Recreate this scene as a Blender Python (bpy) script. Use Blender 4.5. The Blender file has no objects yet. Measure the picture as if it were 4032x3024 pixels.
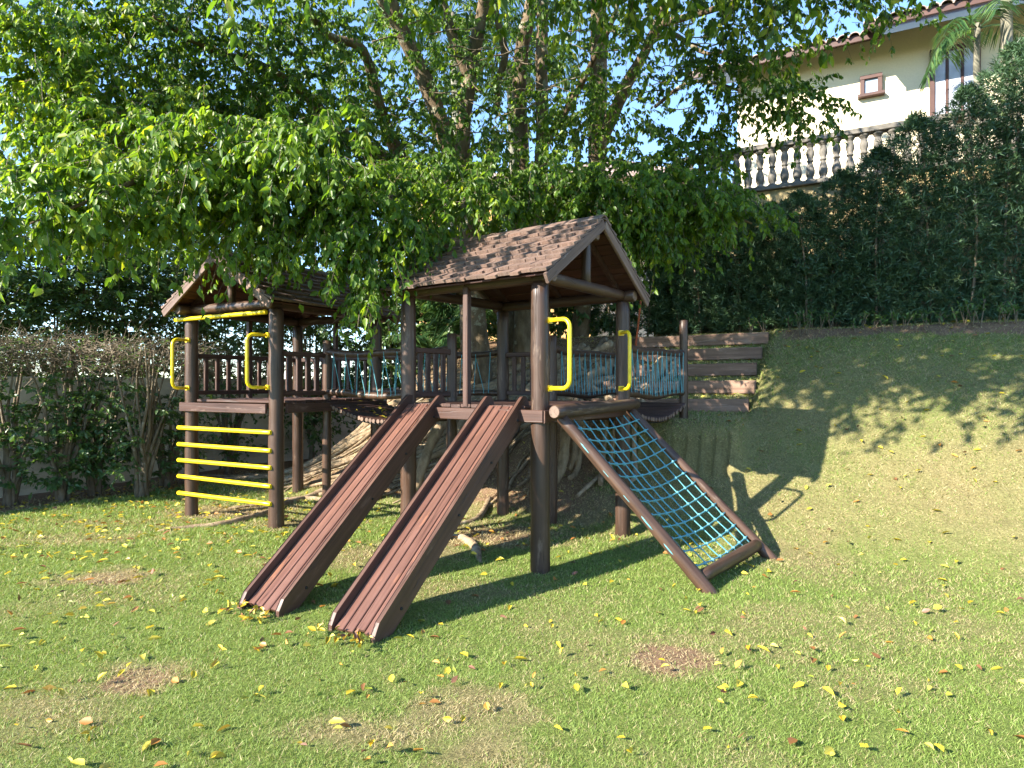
import bpy, math, random
import numpy as np
from mathutils import Vector, Matrix, Quaternion

random.seed(7)
RNG = np.random.default_rng(11)
SC = bpy.context.scene
COL = SC.collection

# ------------------------------------------------------------------ camera, sky, sun, exposure
CAMZ, F = 1.5, 2520.0            # eye height in metres, focal length in pixels of a 4032 wide frame
cam_d = bpy.data.cameras.new('camera')
cam = bpy.data.objects.new('camera', cam_d); COL.objects.link(cam)
cam.location = (0, 0, CAMZ); cam.rotation_euler = (math.radians(90), 0, 0)
cam_d.sensor_width = 36; cam_d.lens = 36 * F / 4032; cam_d.clip_start = 0.05; cam_d.clip_end = 2000
SC.camera = cam

SUN_DIR = Vector((2.82, 1.67, -1.80)).normalized()       # the way the light travels
world = bpy.data.worlds.new('World'); SC.world = world; world.use_nodes = True
wn = world.node_tree.nodes; wl = world.node_tree.links
bg = wn['Background']
sky = wn.new('ShaderNodeTexSky'); sky.sky_type = 'NISHITA'; sky.sun_disc = False
sky.sun_elevation = math.asin(-SUN_DIR.z)
sky.sun_rotation = math.atan2(-SUN_DIR.x, -SUN_DIR.y) % (2 * math.pi)
sky.air_density = 0.9; sky.dust_density = 0.0; sky.ozone_density = 4.0
bg.inputs['Strength'].default_value = 0.14
wl.new(sky.outputs[0], bg.inputs[0])
sun_d = bpy.data.lights.new('sun', 'SUN'); sun_d.energy = 5.0; sun_d.angle = math.radians(0.5); sun_d.color = (1.0, 0.93, 0.80)
sun = bpy.data.objects.new('sun', sun_d); COL.objects.link(sun); sun.location = (-20, -12, 14)
sun.rotation_euler = (-SUN_DIR).to_track_quat('Z', 'Y').to_euler()
vs = SC.view_settings
vs.view_transform = 'Standard'; vs.look = 'None'; vs.exposure = 1.95; vs.gamma = 1.0; vs.use_curve_mapping = False
SC.render.resolution_x, SC.render.resolution_y = 1024, 768

# ------------------------------------------------------------------ small maths
def V(*a): return Vector(a)
def P(px, py, d):                                        # a photo point at a given distance, as a place in the world
    return Vector(((px - 2016) / F * d, d, CAMZ - (py - 1512) / F * d))
def sm(a, b, x):
    t = np.clip((x - a) / (b - a), 0, 1); return t * t * (3 - 2 * t)
E1 = Vector((.88, -.475, 0)); E2 = Vector((.475, .88, 0))
def su(x, y): return .48 * x + .88 * y, .88 * x - .475 * y
def from_su(s, u):                                       # inverse of su
    det = .48 * -.475 - .88 * .88
    return (s * -.475 - .88 * u) / det, (.48 * u - .88 * s) / det
STEP_S = [8.5, 8.95, 9.4, 9.85, 10.3]
STEP_Z = [1.295, 1.535, 1.78, 2.02, 2.265]
def terr(x, y):
    x = np.asarray(x, float); y = np.asarray(y, float)
    s, u = su(x, y)
    k = np.clip((s - 6.2) / 4.1, 0, 1.0)
    z = 2.3 * (.45 * k * k * (3 - 2 * k) + .55 * k)
    z = z + .05 * np.clip(s - 10.3, 0, 3)
    z = z * sm(-8.6, -6.4, u)
    z = z + sm(.2, .5, k) * (1 - sm(.9, 1, k)) * .05 * (np.sin(x * 1.7 + y) + np.sin(y * 2.3 - x * 1.1))
    z = z + .012 * np.sin(x * 1.9 + .7 * y) * np.sin(y * 1.6 - .4 * x)
    # the earth steps behind the second bridge
    inz = sm(-3.5, -3.35, u) * (1 - sm(-1.2, -1.05, u))
    zs = np.full_like(z, 1.06)
    zs = np.where(s < 7.3, z, zs)
    zs = np.where((s >= 7.3) & (s < 8.5), 1.05 + (s - 7.3) * .08, zs)
    for i in range(5):
        a = STEP_S[i]; b = STEP_S[i + 1] if i < 4 else 11.0
        nz = STEP_Z[i + 1] - .185 if i < 4 else 2.33
        zs = np.where((s >= a + .03) & (s < b + .03), STEP_Z[i] - .012 + (nz - STEP_Z[i] + .012) * np.clip((s - a) / (b - a), 0, 1), zs)
    zs = np.where(s > 11.0, z, zs)
    w = inz * sm(7.0, 7.5, s)
    return z * (1 - w) + zs * w
def tz(x, y): return float(terr(x, y))
PATCH = []                                               # worn spots in the lawn: x, y, half sizes, strength
def spot(px, py, rx, ry, st):
    d = CAMZ * F / (py - 1512); PATCH.append(((px - 2016) / F * d, d, rx, ry, st))
for a in [(2640, 2595, .32, .27, 1.0), (510, 2680, .26, .2, .95), (430, 2275, .5, .26, .8), (1560, 2880, .5, .18, .6), (1850, 2780, .42, .24, .62),
          (1900, 2960, .3, .2, .6), (1950, 2110, .8, .6, .85), (1500, 2180, .8, .5, .65), (950, 2010, .9, .6, .8), (1200, 2060, .6, .4, .7), (2300, 2040, .7, .5, .75),
          (3100, 2420, .5, .3, .35), (180, 2780, .3, .16, .5), (1750, 2330, .8, .3, .4), (300, 2120, .9, .35, .45), (3400, 2700, .4, .3, .3)]:
    spot(*a)
def nz2(x, y, f, seed):                                  # cheap smooth value noise in the plane
    x = np.asarray(x) * f + seed * 13.7; y = np.asarray(y) * f + seed * 7.1
    xi = np.floor(x).astype(int); yi = np.floor(y).astype(int)
    fx = x - xi; fy = y - yi; fx = fx * fx * (3 - 2 * fx); fy = fy * fy * (3 - 2 * fy)
    def h(i, j):
        n = np.sin(i * 127.1 + j * 311.7 + seed) * 43758.5453; return n - np.floor(n)
    return (h(xi, yi) * (1 - fx) + h(xi + 1, yi) * fx) * (1 - fy) + (h(xi, yi + 1) * (1 - fx) + h(xi + 1, yi + 1) * fx) * fy
def wear(x, y):                                          # (dry, bare): straw-dry turf and bare earth, 0..1
    s, u = su(x, y)
    n = .55 * nz2(x, y, 1.3, 1) + .3 * nz2(x, y, 3.7, 2) + .15 * nz2(x, y, 9, 3)
    fine = .6 * nz2(x, y, 6, 5) + .4 * nz2(x, y, 16, 6)
    dry = sm(.42, .85, n) * .5 + .25 * sm(5.2, 6.2, s)
    dry = np.maximum(dry, sm(6.0, 6.8, s) * (.28 + .6 * n) * (1 - .35 * sm(9.0, 10, s)))
    bare = np.zeros_like(dry)
    for (cx, cy, rx, ry, st) in PATCH:
        r = np.sqrt(((x - cx) / rx) ** 2 + ((y - cy) / ry) ** 2) + (fine - .5) * 1.1
        q = 1 - sm(.35, 1.25, r)
        dry = np.maximum(dry, q * min(1, st * 1.25)); bare = np.maximum(bare, q * st * st * (.3 + .9 * fine))
    bed = sm(9.9, 10.02, s + .12 * (fine - .5)) * (1 - sm(10.36, 10.46, s + .1 * (fine - .5))) * sm(-1.15, -.8, u)
    wallbed = (1 - sm(-8.85, -8.6, u + .3 * (fine - .5))) * sm(-1, 1, s)
    mound = sm(6.15, 6.6, s) * (1 - sm(-3.0, -2.2, u)) * sm(-8.2, -7.6, u)
    under = sm(10.6, 10.9, s)
    bare = np.maximum.reduce([bare, bed, wallbed, mound * (.55 + .3 * fine), under * .9])
    dry = np.maximum.reduce([dry, bed, wallbed, mound, under])
    return np.clip(dry, 0, 1), np.clip(bare, 0, 1)

# ------------------------------------------------------------------ materials
def new_mat(name):
    m = bpy.data.materials.new(name); m.use_nodes = True
    nt = m.node_tree; b = nt.nodes['Principled BSDF']; return m, nt, b
def ramp(nt, fac, stops):
    r = nt.nodes.new('ShaderNodeValToRGB'); e = r.color_ramp.elements
    while len(e) < len(stops): e.new(.5)
    for el, (p, c) in zip(e, stops): el.position = p; el.color = (*c, 1)
    nt.links.new(fac, r.inputs[0]); return r.outputs[0]
def noise(nt, vec, scale, detail=4, rough=.55):
    n = nt.nodes.new('ShaderNodeTexNoise'); n.inputs['Scale'].default_value = scale
    n.inputs['Detail'].default_value = detail; n.inputs['Roughness'].default_value = rough
    if vec is not None: nt.links.new(vec, n.inputs['Vector'])
    return n.outputs['Fac']
def mapping(nt, vec, scale):
    m = nt.nodes.new('ShaderNodeMapping'); m.inputs['Scale'].default_value = scale
    nt.links.new(vec, m.inputs['Vector']); return m
def mixc(nt, fac, a, b, mode='MIX'):
    m = nt.nodes.new('ShaderNodeMix'); m.data_type = 'RGBA'; m.blend_type = mode
    for i, x in ((0, fac), (6, a), (7, b)):
        if isinstance(x, (int, float)): m.inputs[i].default_value = x
        elif isinstance(x, tuple): m.inputs[i].default_value = (*x, 1)
        else: nt.links.new(x, m.inputs[i])
    return m.outputs[2]
def math_n(nt, op, a, b=None):
    m = nt.nodes.new('ShaderNodeMath'); m.operation = op
    for i, x in enumerate((a, b)):
        if x is None: continue
        if isinstance(x, (int, float)): m.inputs[i].default_value = x
        else: nt.links.new(x, m.inputs[i])
    return m.outputs[0]
def bump(nt, b, h, strength, dist=.01):
    n = nt.nodes.new('ShaderNodeBump'); n.inputs['Strength'].default_value = strength; n.inputs['Distance'].default_value = dist
    nt.links.new(h, n.inputs['Height']); nt.links.new(n.outputs[0], b.inputs['Normal'])
def objcoord(nt, spread=True):
    tc = nt.nodes.new('ShaderNodeTexCoord')
    if not spread: return tc.outputs['Object'], None
    oi = nt.nodes.new('ShaderNodeObjectInfo')
    va = nt.nodes.new('ShaderNodeVectorMath'); va.operation = 'ADD'
    sc = math_n(nt, 'MULTIPLY', oi.outputs['Random'], 40.0)
    nt.links.new(tc.outputs['Object'], va.inputs[0]); nt.links.new(sc, va.inputs[1])
    return va.outputs[0], oi.outputs['Random']

def wood(name, dark, mid, light, rough=.55, grain=26, along=1.2, wornc=None, worn=.0, crack=.55, spec=.4):
    m, nt, b = new_mat(name)
    co, rnd = objcoord(nt)
    mp = mapping(nt, co, (grain, grain, along)).outputs[0]
    g = noise(nt, mp, 1.0, 6, .62)
    c = ramp(nt, g, [(.28, dark), (.5, mid), (.74, light)])
    big = noise(nt, co, 3.1, 3)
    c = mixc(nt, .40, c, ramp(nt, big, [(.3, (.62, .6, .6)), (.7, (1.25, 1.22, 1.2))]), 'MULTIPLY')
    tint = ramp(nt, rnd, [(0, (.82, .8, .8)), (.5, (1, 1, 1)), (1, (1.16, 1.1, 1.06))])
    c = mixc(nt, 1.0, c, tint, 'MULTIPLY')
    if wornc:
        w = noise(nt, mapping(nt, co, (9, 9, 1.6)).outputs[0], 1.4, 6, .7)
        c = mixc(nt, ramp(nt, w, [(.62 - worn * .2, (0, 0, 0)), (.68 - worn * .15, (1, 1, 1))]), c, wornc)
    cr = noise(nt, mapping(nt, co, (16, 16, .5)).outputs[0], 1.0, 2, .4)
    ck = ramp(nt, math_n(nt, 'ABSOLUTE', math_n(nt, 'SUBTRACT', cr, .5)), [(0, (1, 1, 1)), (.012, (0, 0, 0))])
    c = mixc(nt, math_n(nt, 'MULTIPLY', ck, crack), c, (dark[0] * .25, dark[1] * .25, dark[2] * .25))
    nt.links.new(c, b.inputs['Base Color'])
    rr = math_n(nt, 'ADD', math_n(nt, 'MULTIPLY', big, .3), rough - .15); nt.links.new(rr, b.inputs['Roughness'])
    b.inputs['Specular IOR Level'].default_value = spec
    h = math_n(nt, 'SUBTRACT', math_n(nt, 'ADD', g, math_n(nt, 'MULTIPLY', big, 1.5)), math_n(nt, 'MULTIPLY', ck, 1.5))
    bump(nt, b, h, .35, .006)
    return m

M_LOG = wood('stained_log', (0.0329, 0.018, 0.011), (0.062, 0.0342, 0.0215), (0.0976, 0.0582, 0.0384), .42, 20, 1.0, (.13, .088, .062), .12)
M_TIMBER = wood('stained_timber', (0.0358, 0.0164, 0.0113), (0.0626, 0.0301, 0.021), (0.0924, 0.0471, 0.0337), .5, 30, 1.0, (.12, .072, .055), .1)
M_SLIDE = wood('slide_plank', (0.0924, 0.042, 0.0309), (0.13, 0.0624, 0.0459), (0.1608, 0.0815, 0.0608), .40, 34, .5, (.19, .085, .052), .16)
M_SHINGLE = wood('shingle_wood', (0.0972, 0.0593, 0.0447), (0.158, 0.1027, 0.0802), (0.2268, 0.1564, 0.1271), .7, 34, 1.4, (.24, .185, .155), .2)
M_ROOFBOARD = wood('roof_board', (0.044, 0.016, 0.0112), (0.072, 0.0272, 0.0192), (0.096, 0.04, 0.0288), .6, 24, 1.0)
M_END = wood('log_end', (.11, .07, .05), (.17, .115, .085), (.22, .15, .115), .75, 8, 8, None, 0, .8)
M_STEP = wood('step_timber', (0.1377, 0.0837, 0.0577), (0.2341, 0.1458, 0.1026), (0.3305, 0.216, 0.1539), .8, 18, 1.0, (.29, .2, .155), .3)

def plain(name, col, rough=.5, spec=.5, varn=.12, scale=9, bumpk=.1, metal=0):
    m, nt, b = new_mat(name)
    co, rnd = objcoord(nt)
    n = noise(nt, co, scale, 5, .6)
    lo = tuple(x * (1 - varn * 1.6) for x in col); hi = tuple(min(1, x * (1 + varn)) for x in col)
    nt.links.new(ramp(nt, n, [(.3, lo), (.7, hi)]), b.inputs['Base Color'])
    b.inputs['Roughness'].default_value = rough; b.inputs['Specular IOR Level'].default_value = spec; b.inputs['Metallic'].default_value = metal
    if bumpk: bump(nt, b, noise(nt, co, scale * 6, 4), bumpk, .004)
    return m
M_YELLOW = plain('yellow_enamel', (.78, .56, .012), .34, .5, .16, 11, .1)
M_ROPE = None
def rope_mat():
    m, nt, b = new_mat('teal_rope')
    co, rnd = objcoord(nt)
    w = nt.nodes.new('ShaderNodeTexWave'); w.inputs['Scale'].default_value = 60; w.inputs['Distortion'].default_value = 2
    nt.links.new(co, w.inputs['Vector'])
    nt.links.new(ramp(nt, w.outputs['Fac'], [(.2, (.045, .19, .23)), (.8, (.15, .41, .46))]), b.inputs['Base Color'])
    b.inputs['Roughness'].default_value = .7; bump(nt, b, w.outputs['Fac'], .5, .003); return m
M_ROPE = rope_mat()
M_BOLT = plain('dark_bolt', (.03, .03, .03), .4, .5, .2, 20, 0, .6)
M_BARK = None
def bark_mat(name, dark, mid, light, lich, sc=7):
    m, nt, b = new_mat(name)
    tc = nt.nodes.new('ShaderNodeTexCoord'); co = tc.outputs['Object']
    n1 = noise(nt, mapping(nt, co, (1, 1, .45)).outputs[0], sc, 8, .65)
    c = ramp(nt, n1, [(.3, dark), (.5, mid), (.72, light)])
    n2 = noise(nt, co, 4.5, 6, .7)
    c = mixc(nt, ramp(nt, n2, [(.57, (0, 0, 0)), (.63, (1, 1, 1))]), c, lich)
    n3 = noise(nt, co, 1.6, 3)
    c = mixc(nt, .6, c, ramp(nt, n3, [(.3, (.55, .58, .5)), (.7, (1.25, 1.2, 1.15))]), 'MULTIPLY')
    nt.links.new(c, b.inputs['Base Color']); b.inputs['Roughness'].default_value = .85
    b.inputs['Specular IOR Level'].default_value = .2
    h = noise(nt, mapping(nt, co, (1, 1, .3)).outputs[0], sc * 3, 6, .7)
    bump(nt, b, math_n(nt, 'ADD', h, n1), .7, .03)
    return m
M_BARK = bark_mat('ficus_bark', (.075, .05, .032), (.16, .115, .075), (.26, .20, .14), (.32, .30, .23))
M_ROOT = bark_mat('root_bark', (.14, .095, .058), (.29, .21, .135), (.42, .325, .22), (.38, .33, .24), 9)
M_TWIG = bark_mat('twig_bark', (.10, .075, .05), (.19, .15, .105), (.29, .24, .18), (.33, .31, .27), 12)
M_PALMTRUNK = bark_mat('palm_bark', (.09, .085, .065), (.16, .15, .115), (.25, .23, .18), (.30, .29, .24), 5)

def leaf_mat(name, stops, trans, tfac=.35, rough=.35, spec=.5):
    m, nt, b = new_mat(name)
    at = nt.nodes.new('ShaderNodeAttribute'); at.attribute_name = 'rnd'
    c = ramp(nt, at.outputs['Fac'], stops)
    nt.links.new(c, b.inputs['Base Color']); b.inputs['Roughness'].default_value = rough
    b.inputs['Specular IOR Level'].default_value = spec
    t = nt.nodes.new('ShaderNodeBsdfTranslucent')
    nt.links.new(mixc(nt, 1.0, c, trans, 'MULTIPLY'), t.inputs['Color'])
    mx = nt.nodes.new('ShaderNodeMixShader'); mx.inputs[0].default_value = tfac
    nt.links.new(b.outputs[0], mx.inputs[1]); nt.links.new(t.outputs[0], mx.inputs[2])
    nt.links.new(mx.outputs[0], nt.nodes['Material Output'].inputs['Surface'])
    return m
M_FICUS = leaf_mat('ficus_leaf', [(0, (.034, .078, .014)), (.45, (.074, .145, .018)), (.8, (.140, .220, .022)), (1, (.25, .29, .03))], (2.45, 2.25, .8), .44, .42, .34)
M_HEDGE = leaf_mat('hedge_leaf', [(0, (.038, .080, .024)), (.7, (.085, .150, .042)), (1, (.17, .22, .06))], (2.0, 2.0, 1.1), .3, .4)
M_PODO = leaf_mat('podocarpus_leaf', [(0, (.040, .085, .044)), (.7, (.090, .155, .075)), (1, (.20, .23, .09))], (1.6, 1.7, 1.0), .2, .45, .4)
M_PALM = leaf_mat('palm_leaf', [(0, (.03, .08, .025)), (.7, (.06, .13, .04)), (1, (.13, .18, .05))], (1.8, 1.8, 1.0), .3, .45)
M_SEED = leaf_mat('seedling_leaf', [(0, (.05, .11, .03)), (1, (.11, .19, .05))], (1.8, 1.8, 1.0), .3, .5)
M_FALL = leaf_mat('fallen_leaf_litter', [(0, (.55, .42, .03)), (.45, (.62, .48, .05)), (.6, (.36, .36, .05)), (.75, (.46, .20, .04)), (1, (.15, .07, .035))], (1.2, 1.1, .8), .2, .5)
def fallen(name, c):
    m, nt, b = new_mat(name); co, rnd = objcoord(nt)
    n = noise(nt, co, 30, 4, .6)
    cc = ramp(nt, n, [(.35, tuple(x * .6 for x in c)), (.6, c)])
    cc = mixc(nt, 1.0, cc, ramp(nt, rnd, [(0, (.75, .7, .7)), (1, (1.15, 1.15, 1.1))]), 'MULTIPLY')
    nt.links.new(cc, b.inputs['Base Color']); b.inputs['Roughness'].default_value = .5
    return m
M_FL = [fallen('fallen_yellow', (.62, .45, .035)), fallen('fallen_pale', (.60, .56, .10)), fallen('fallen_orange', (.55, .27, .05)), fallen('fallen_brown', (.20, .09, .045)), fallen('fallen_green', (.30, .36, .05))]

def grass_mat():
    m, nt, b = new_mat('grass_blade')
    at = nt.nodes.new('ShaderNodeAttribute'); at.attribute_name = 'rnd'
    dr = nt.nodes.new('ShaderNodeAttribute'); dr.attribute_name = 'dry'
    g = ramp(nt, at.outputs['Fac'], [(0, (.115, .18, .030)), (.6, (.20, .285, .058)), (1, (.32, .39, .12))])
    st = ramp(nt, at.outputs['Fac'], [(0, (.26, .20, .10)), (.5, (.40, .33, .17)), (1, (.52, .45, .26))])
    # each blade is green or straw, by its own number against the dryness of its place
    f = math_n(nt, 'GREATER_THAN', dr.outputs['Fac'], .5)
    c = mixc(nt, f, g, st)
    nt.links.new(c, b.inputs['Base Color']); b.inputs['Roughness'].default_value = .55; b.inputs['Specular IOR Level'].default_value = .3
    t = nt.nodes.new('ShaderNodeBsdfTranslucent'); nt.links.new(mixc(nt, 1.0, c, (1.5, 1.4, .9), 'MULTIPLY'), t.inputs['Color'])
    mx = nt.nodes.new('ShaderNodeMixShader'); mx.inputs[0].default_value = .3
    nt.links.new(b.outputs[0], mx.inputs[1]); nt.links.new(t.outputs[0], mx.inputs[2])
    nt.links.new(mx.outputs[0], nt.nodes['Material Output'].inputs['Surface'])
    return m
M_GRASS = grass_mat()
def lawn_mat():
    m, nt, b = new_mat('lawn_ground')
    tc = nt.nodes.new('ShaderNodeTexCoord'); co = tc.outputs['Object']
    dr = nt.nodes.new('ShaderNodeAttribute'); dr.attribute_name = 'dry'
    ba = nt.nodes.new('ShaderNodeAttribute'); ba.attribute_name = 'bare'
    n1 = noise(nt, co, 55, 6, .7); n2 = noise(nt, co, 8, 4)
    g = ramp(nt, n1, [(.3, (.08, .12, .025)), (.55, (.165, .205, .052)), (.75, (.29, .31, .10))])
    st = ramp(nt, n1, [(.3, (.13, .095, .05)), (.55, (.25, .195, .10)), (.75, (.38, .31, .17))])
    so = ramp(nt, n1, [(.3, (.12, .072, .042)), (.55, (.24, .155, .095)), (.78, (.40, .285, .185))])
    c = mixc(nt, dr.outputs['Fac'], g, st)
    bf = ramp(nt, math_n(nt, 'ADD', ba.outputs['Fac'], math_n(nt, 'MULTIPLY', math_n(nt, 'SUBTRACT', n1, .5), .7)), [(.35, (0, 0, 0)), (.6, (1, 1, 1))])
    c = mixc(nt, bf, c, so)
    c = mixc(nt, .5, c, ramp(nt, n2, [(.3, (.75, .75, .75)), (.7, (1.2, 1.2, 1.2))]), 'MULTIPLY')
    nt.links.new(c, b.inputs['Base Color']); b.inputs['Roughness'].default_value = .95; b.inputs['Specular IOR Level'].default_value = .1
    bump(nt, b, n1, .9, .03)
    return m
M_LAWN = lawn_mat()
def wall_mat(name, c, stain, amt, sc=1.4):
    m, nt, b = new_mat(name)
    tc = nt.nodes.new('ShaderNodeTexCoord'); co = tc.outputs['Object']
    n1 = noise(nt, mapping(nt, co, (1, 1, .35)).outputs[0], sc, 7, .65); n2 = noise(nt, co, 30, 5)
    cc = mixc(nt, ramp(nt, n1, [(.6 - amt * .25, (0, 0, 0)), (.78 - amt * .15, (1, 1, 1))]), c, stain)
    cc = mixc(nt, .35, cc, ramp(nt, n2, [(.3, (.85, .85, .85)), (.7, (1.1, 1.1, 1.1))]), 'MULTIPLY')
    nt.links.new(cc, b.inputs['Base Color']); b.inputs['Roughness'].default_value = .9; b.inputs['Specular IOR Level'].default_value = .15
    bump(nt, b, n2, .25, .01)
    return m
M_GWALL = wall_mat('old_garden_plaster', (.62, .55, .43), (.24, .21, .14), .6)
M_CREAM = wall_mat('cream_plaster', (.70, .61, .43), (.58, .50, .36), .1)
M_RETAIN = wall_mat('ochre_plaster', (.48, .38, .20), (.16, .13, .08), .5)
M_ORANGE = wall_mat('orange_plaster', (.66, .40, .16), (.5, .32, .15), .1)
M_STONE = wall_mat('balustrade_concrete', (.20, .18, .155), (.07, .065, .055), .55, 5)
M_TILE = plain('clay_roof_tile', (.42, .31, .26), .8, .2, .35, 4, .3)
M_FASCIA = plain('dark_red_fascia', (.075, .034, .026), .5, .4, .15, 4, .05)
M_GLASS = plain('window_glass', (.25, .30, .36), .08, .6, .2, 2, 0)
M_CURTAIN = plain('pale_curtain', (.45, .48, .56), .9, .1, .2, 3, 0)
M_NAVY = plain('navy_panel', (.010, .012, .03), .6, .4, .2, 4, .05)
M_ORPOLE = plain('orange_pole', (.40, .085, .02), .5, .4, .15, 6, .05)
M_POT = plain('dark_pot', (.04, .04, .045), .6, .3, .2, 6, .1)

# ------------------------------------------------------------------ object helpers
WM = {}
def put(o, M, parent=None):
    COL.objects.link(o); o.matrix_basis = M; WM[o.name] = M.copy()
    if parent is not None:
        o.parent = parent; o.matrix_parent_inverse = WM[parent.name].inverted()
    return o
def tag(o, label=None, cat=None, group=None, kind=None):
    if label: o['label'] = label
    if cat: o['category'] = cat
    if group: o['group'] = group
    if kind: o['kind'] = kind
    return o
def thing(name, label, cat, loc, group=None):
    o = bpy.data.objects.new(name, None); o.empty_display_size = .2
    put(o, Matrix.Translation(Vector(loc))); return tag(o, label, cat, group)
def mk_mesh(name, verts, faces, mats, smooth=False, midx=None):
    me = bpy.data.meshes.new(name); me.from_pydata(verts, [], faces)
    for m in (mats if isinstance(mats, (list, tuple)) else [mats]): me.materials.append(m)
    if smooth is True: me.polygons.foreach_set('use_smooth', [True] * len(faces))
    elif smooth: me.polygons.foreach_set('use_smooth', smooth)
    if midx is not None: me.polygons.foreach_set('material_index', midx)
    me.update(); return me
def frame_to(p0, z, y=None):
    z = Vector(z).normalized()
    y = Vector(y) if y is not None else (Vector((0, 0, 1)) if abs(z.z) < .9 else Vector((0, 1, 0)))
    x = y.cross(z).normalized(); y = z.cross(x)
    M = Matrix((x, y, z)).transposed().to_4x4(); M.translation = p0; return M
def log(name, p0, p1, r0, r1=None, mat=None, parent=None, seg=14, wob=.04, bend=0., bdir=None, endmat=None):
    """a debarked round log from p0 to p1, a little uneven, with chamfered ends"""
    p0 = Vector(p0); p1 = Vector(p1); r1 = r0 if r1 is None else r1
    L = (p1 - p0).length; n = max(4, int(L / .12)); ch = min(r0, r1) * .18
    zs = [0, ch] + [L * i / n for i in range(1, n)] + [L - ch, L]
    ph = random.random() * 9; verts = []; faces = []; sm_ = []; mi = []
    for i, z in enumerate(zs):
        t = z / L; r = r0 + (r1 - r0) * t
        r *= 1 + wob * .6 * math.sin(z * 7 + ph) + wob * .5 * math.sin(z * 17 + ph * 2)
        if i in (0, len(zs) - 1): r -= ch
        ox = wob * .25 * r0 * math.sin(z * 4 + ph); oy = wob * .25 * r0 * math.cos(z * 3 + ph) + bend * math.sin(math.pi * t)
        for k in range(seg):
            a = 2 * math.pi * k / seg; rr = r * (1 + wob * .35 * math.sin(2 * a + ph + z * 2))
            verts.append((ox + rr * math.cos(a), oy + rr * math.sin(a), z))
    R = len(zs)
    for i in range(R - 1):
        for k in range(seg):
            k2 = (k + 1) % seg
            faces.append((i * seg + k, i * seg + k2, (i + 1) * seg + k2, (i + 1) * seg + k)); sm_.append(True); mi.append(0)
    faces.append(tuple(range(seg - 1, -1, -1))); sm_.append(False); mi.append(1)
    faces.append(tuple((R - 1) * seg + k for k in range(seg))); sm_.append(False); mi.append(1)
    me = mk_mesh(name, verts, faces, [mat or M_LOG, endmat or M_END], sm_, mi)
    return put(bpy.data.objects.new(name, me), frame_to(p0, p1 - p0, bdir), parent)
def bar_mesh(name, L, w, t, mats, c=.005, jit=0):
    sec = [(-w / 2 + c, -t / 2), (w / 2 - c, -t / 2), (w / 2, -t / 2 + c), (w / 2, t / 2 - c), (w / 2 - c, t / 2), (-w / 2 + c, t / 2), (-w / 2, t / 2 - c), (-w / 2, -t / 2 + c)]
    verts = []; faces = []; n = max(1, int(L / .35))
    for i in range(n + 1):
        z = L * i / n; ox = random.uniform(-jit, jit); oy = random.uniform(-jit, jit)
        verts += [(x + ox, y + oy, z) for x, y in sec]
    for i in range(n):
        for k in range(8): faces.append((i * 8 + k, i * 8 + (k + 1) % 8, i * 8 + 8 + (k + 1) % 8, i * 8 + 8 + k))
    faces.append(tuple(range(7, -1, -1))); faces.append(tuple(n * 8 + k for k in range(8)))
    return mk_mesh(name, verts, faces, mats)
def bar(name, p0, p1, w, t, mat, parent=None, up=None, c=.005, jit=.0):
    """a sawn piece: w across, t along `up`"""
    p0 = Vector(p0); p1 = Vector(p1)
    return put(bpy.data.objects.new(name, bar_mesh(name, (p1 - p0).length, w, t, mat, c, jit)), frame_to(p0, p1 - p0, up), parent)
def tube_arrays(pts, radii, seg=8, cap=True):
    pts = [Vector(p) for p in pts]; verts = []; faces = []; prev = None
    for i, p in enumerate(pts):
        a = pts[max(i - 1, 0)]; b = pts[min(i + 1, len(pts) - 1)]; t = (b - a).normalized()
        if prev is None:
            n = t.cross(Vector((0, 0, 1)));  n = t.cross(Vector((1, 0, 0))) if n.length < .1 else n
        else: n = prev - t * prev.dot(t)
        n.normalize(); prev = n; bi = t.cross(n)
        for k in range(seg):
            an = 2 * math.pi * k / seg; verts.append(tuple(p + (n * math.cos(an) + bi * math.sin(an)) * radii[i]))
    for i in range(len(pts) - 1):
        for k in range(seg): faces.append((i * seg + k, i * seg + (k + 1) % seg, (i + 1) * seg + (k + 1) % seg, (i + 1) * seg + k))
    if cap: faces.append(tuple(range(seg - 1, -1, -1))); faces.append(tuple((len(pts) - 1) * seg + k for k in range(seg)))
    return verts, faces
def spline(pts, n):
    pts = [Vector(p) for p in pts]; out = []
    ext = [pts[0] * 2 - pts[1]] + pts + [pts[-1] * 2 - pts[-2]]
    for i in range(1, len(ext) - 2):
        a, b, c, d = ext[i - 1:i + 3]
        for k in range(n):
            t = k / n
            out.append(.5 * ((2 * b) + (c - a) * t + (2 * a - 5 * b + 4 * c - d) * t * t + (3 * b - a - 3 * c + d) * t ** 3))
    out.append(pts[-1]); return out
def lerp_list(vals, n):
    out = []
    for i in range(len(vals) - 1):
        for k in range(n): out.append(vals[i] + (vals[i + 1] - vals[i]) * k / n)
    return out + [vals[-1]]
def tube(name, pts, rad, mat, parent=None, seg=8, smooth_n=0, wob=0, endmat=None):
    if not isinstance(rad, (list, tuple)): rad = [rad] * len(pts)
    if smooth_n: rad = lerp_list(list(rad), smooth_n); pts = spline(pts, smooth_n)
    if wob: 
        ph = random.random() * 9; rad = [r * (1 + wob * math.sin(i * 1.9 + ph) + wob * .6 * math.sin(i * .7 + ph)) for i, r in enumerate(rad)]
    o = Vector(pts[0]); v, f = tube_arrays([Vector(p) - o for p in pts], rad, seg)
    mats = [mat, endmat] if endmat else mat
    me = mk_mesh(name, v, f, mats, [len(x) == 4 for x in f], [0 if len(x) == 4 else 1 for x in f] if endmat else None)
    return put(bpy.data.objects.new(name, me), Matrix.Translation(o), parent)
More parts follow.
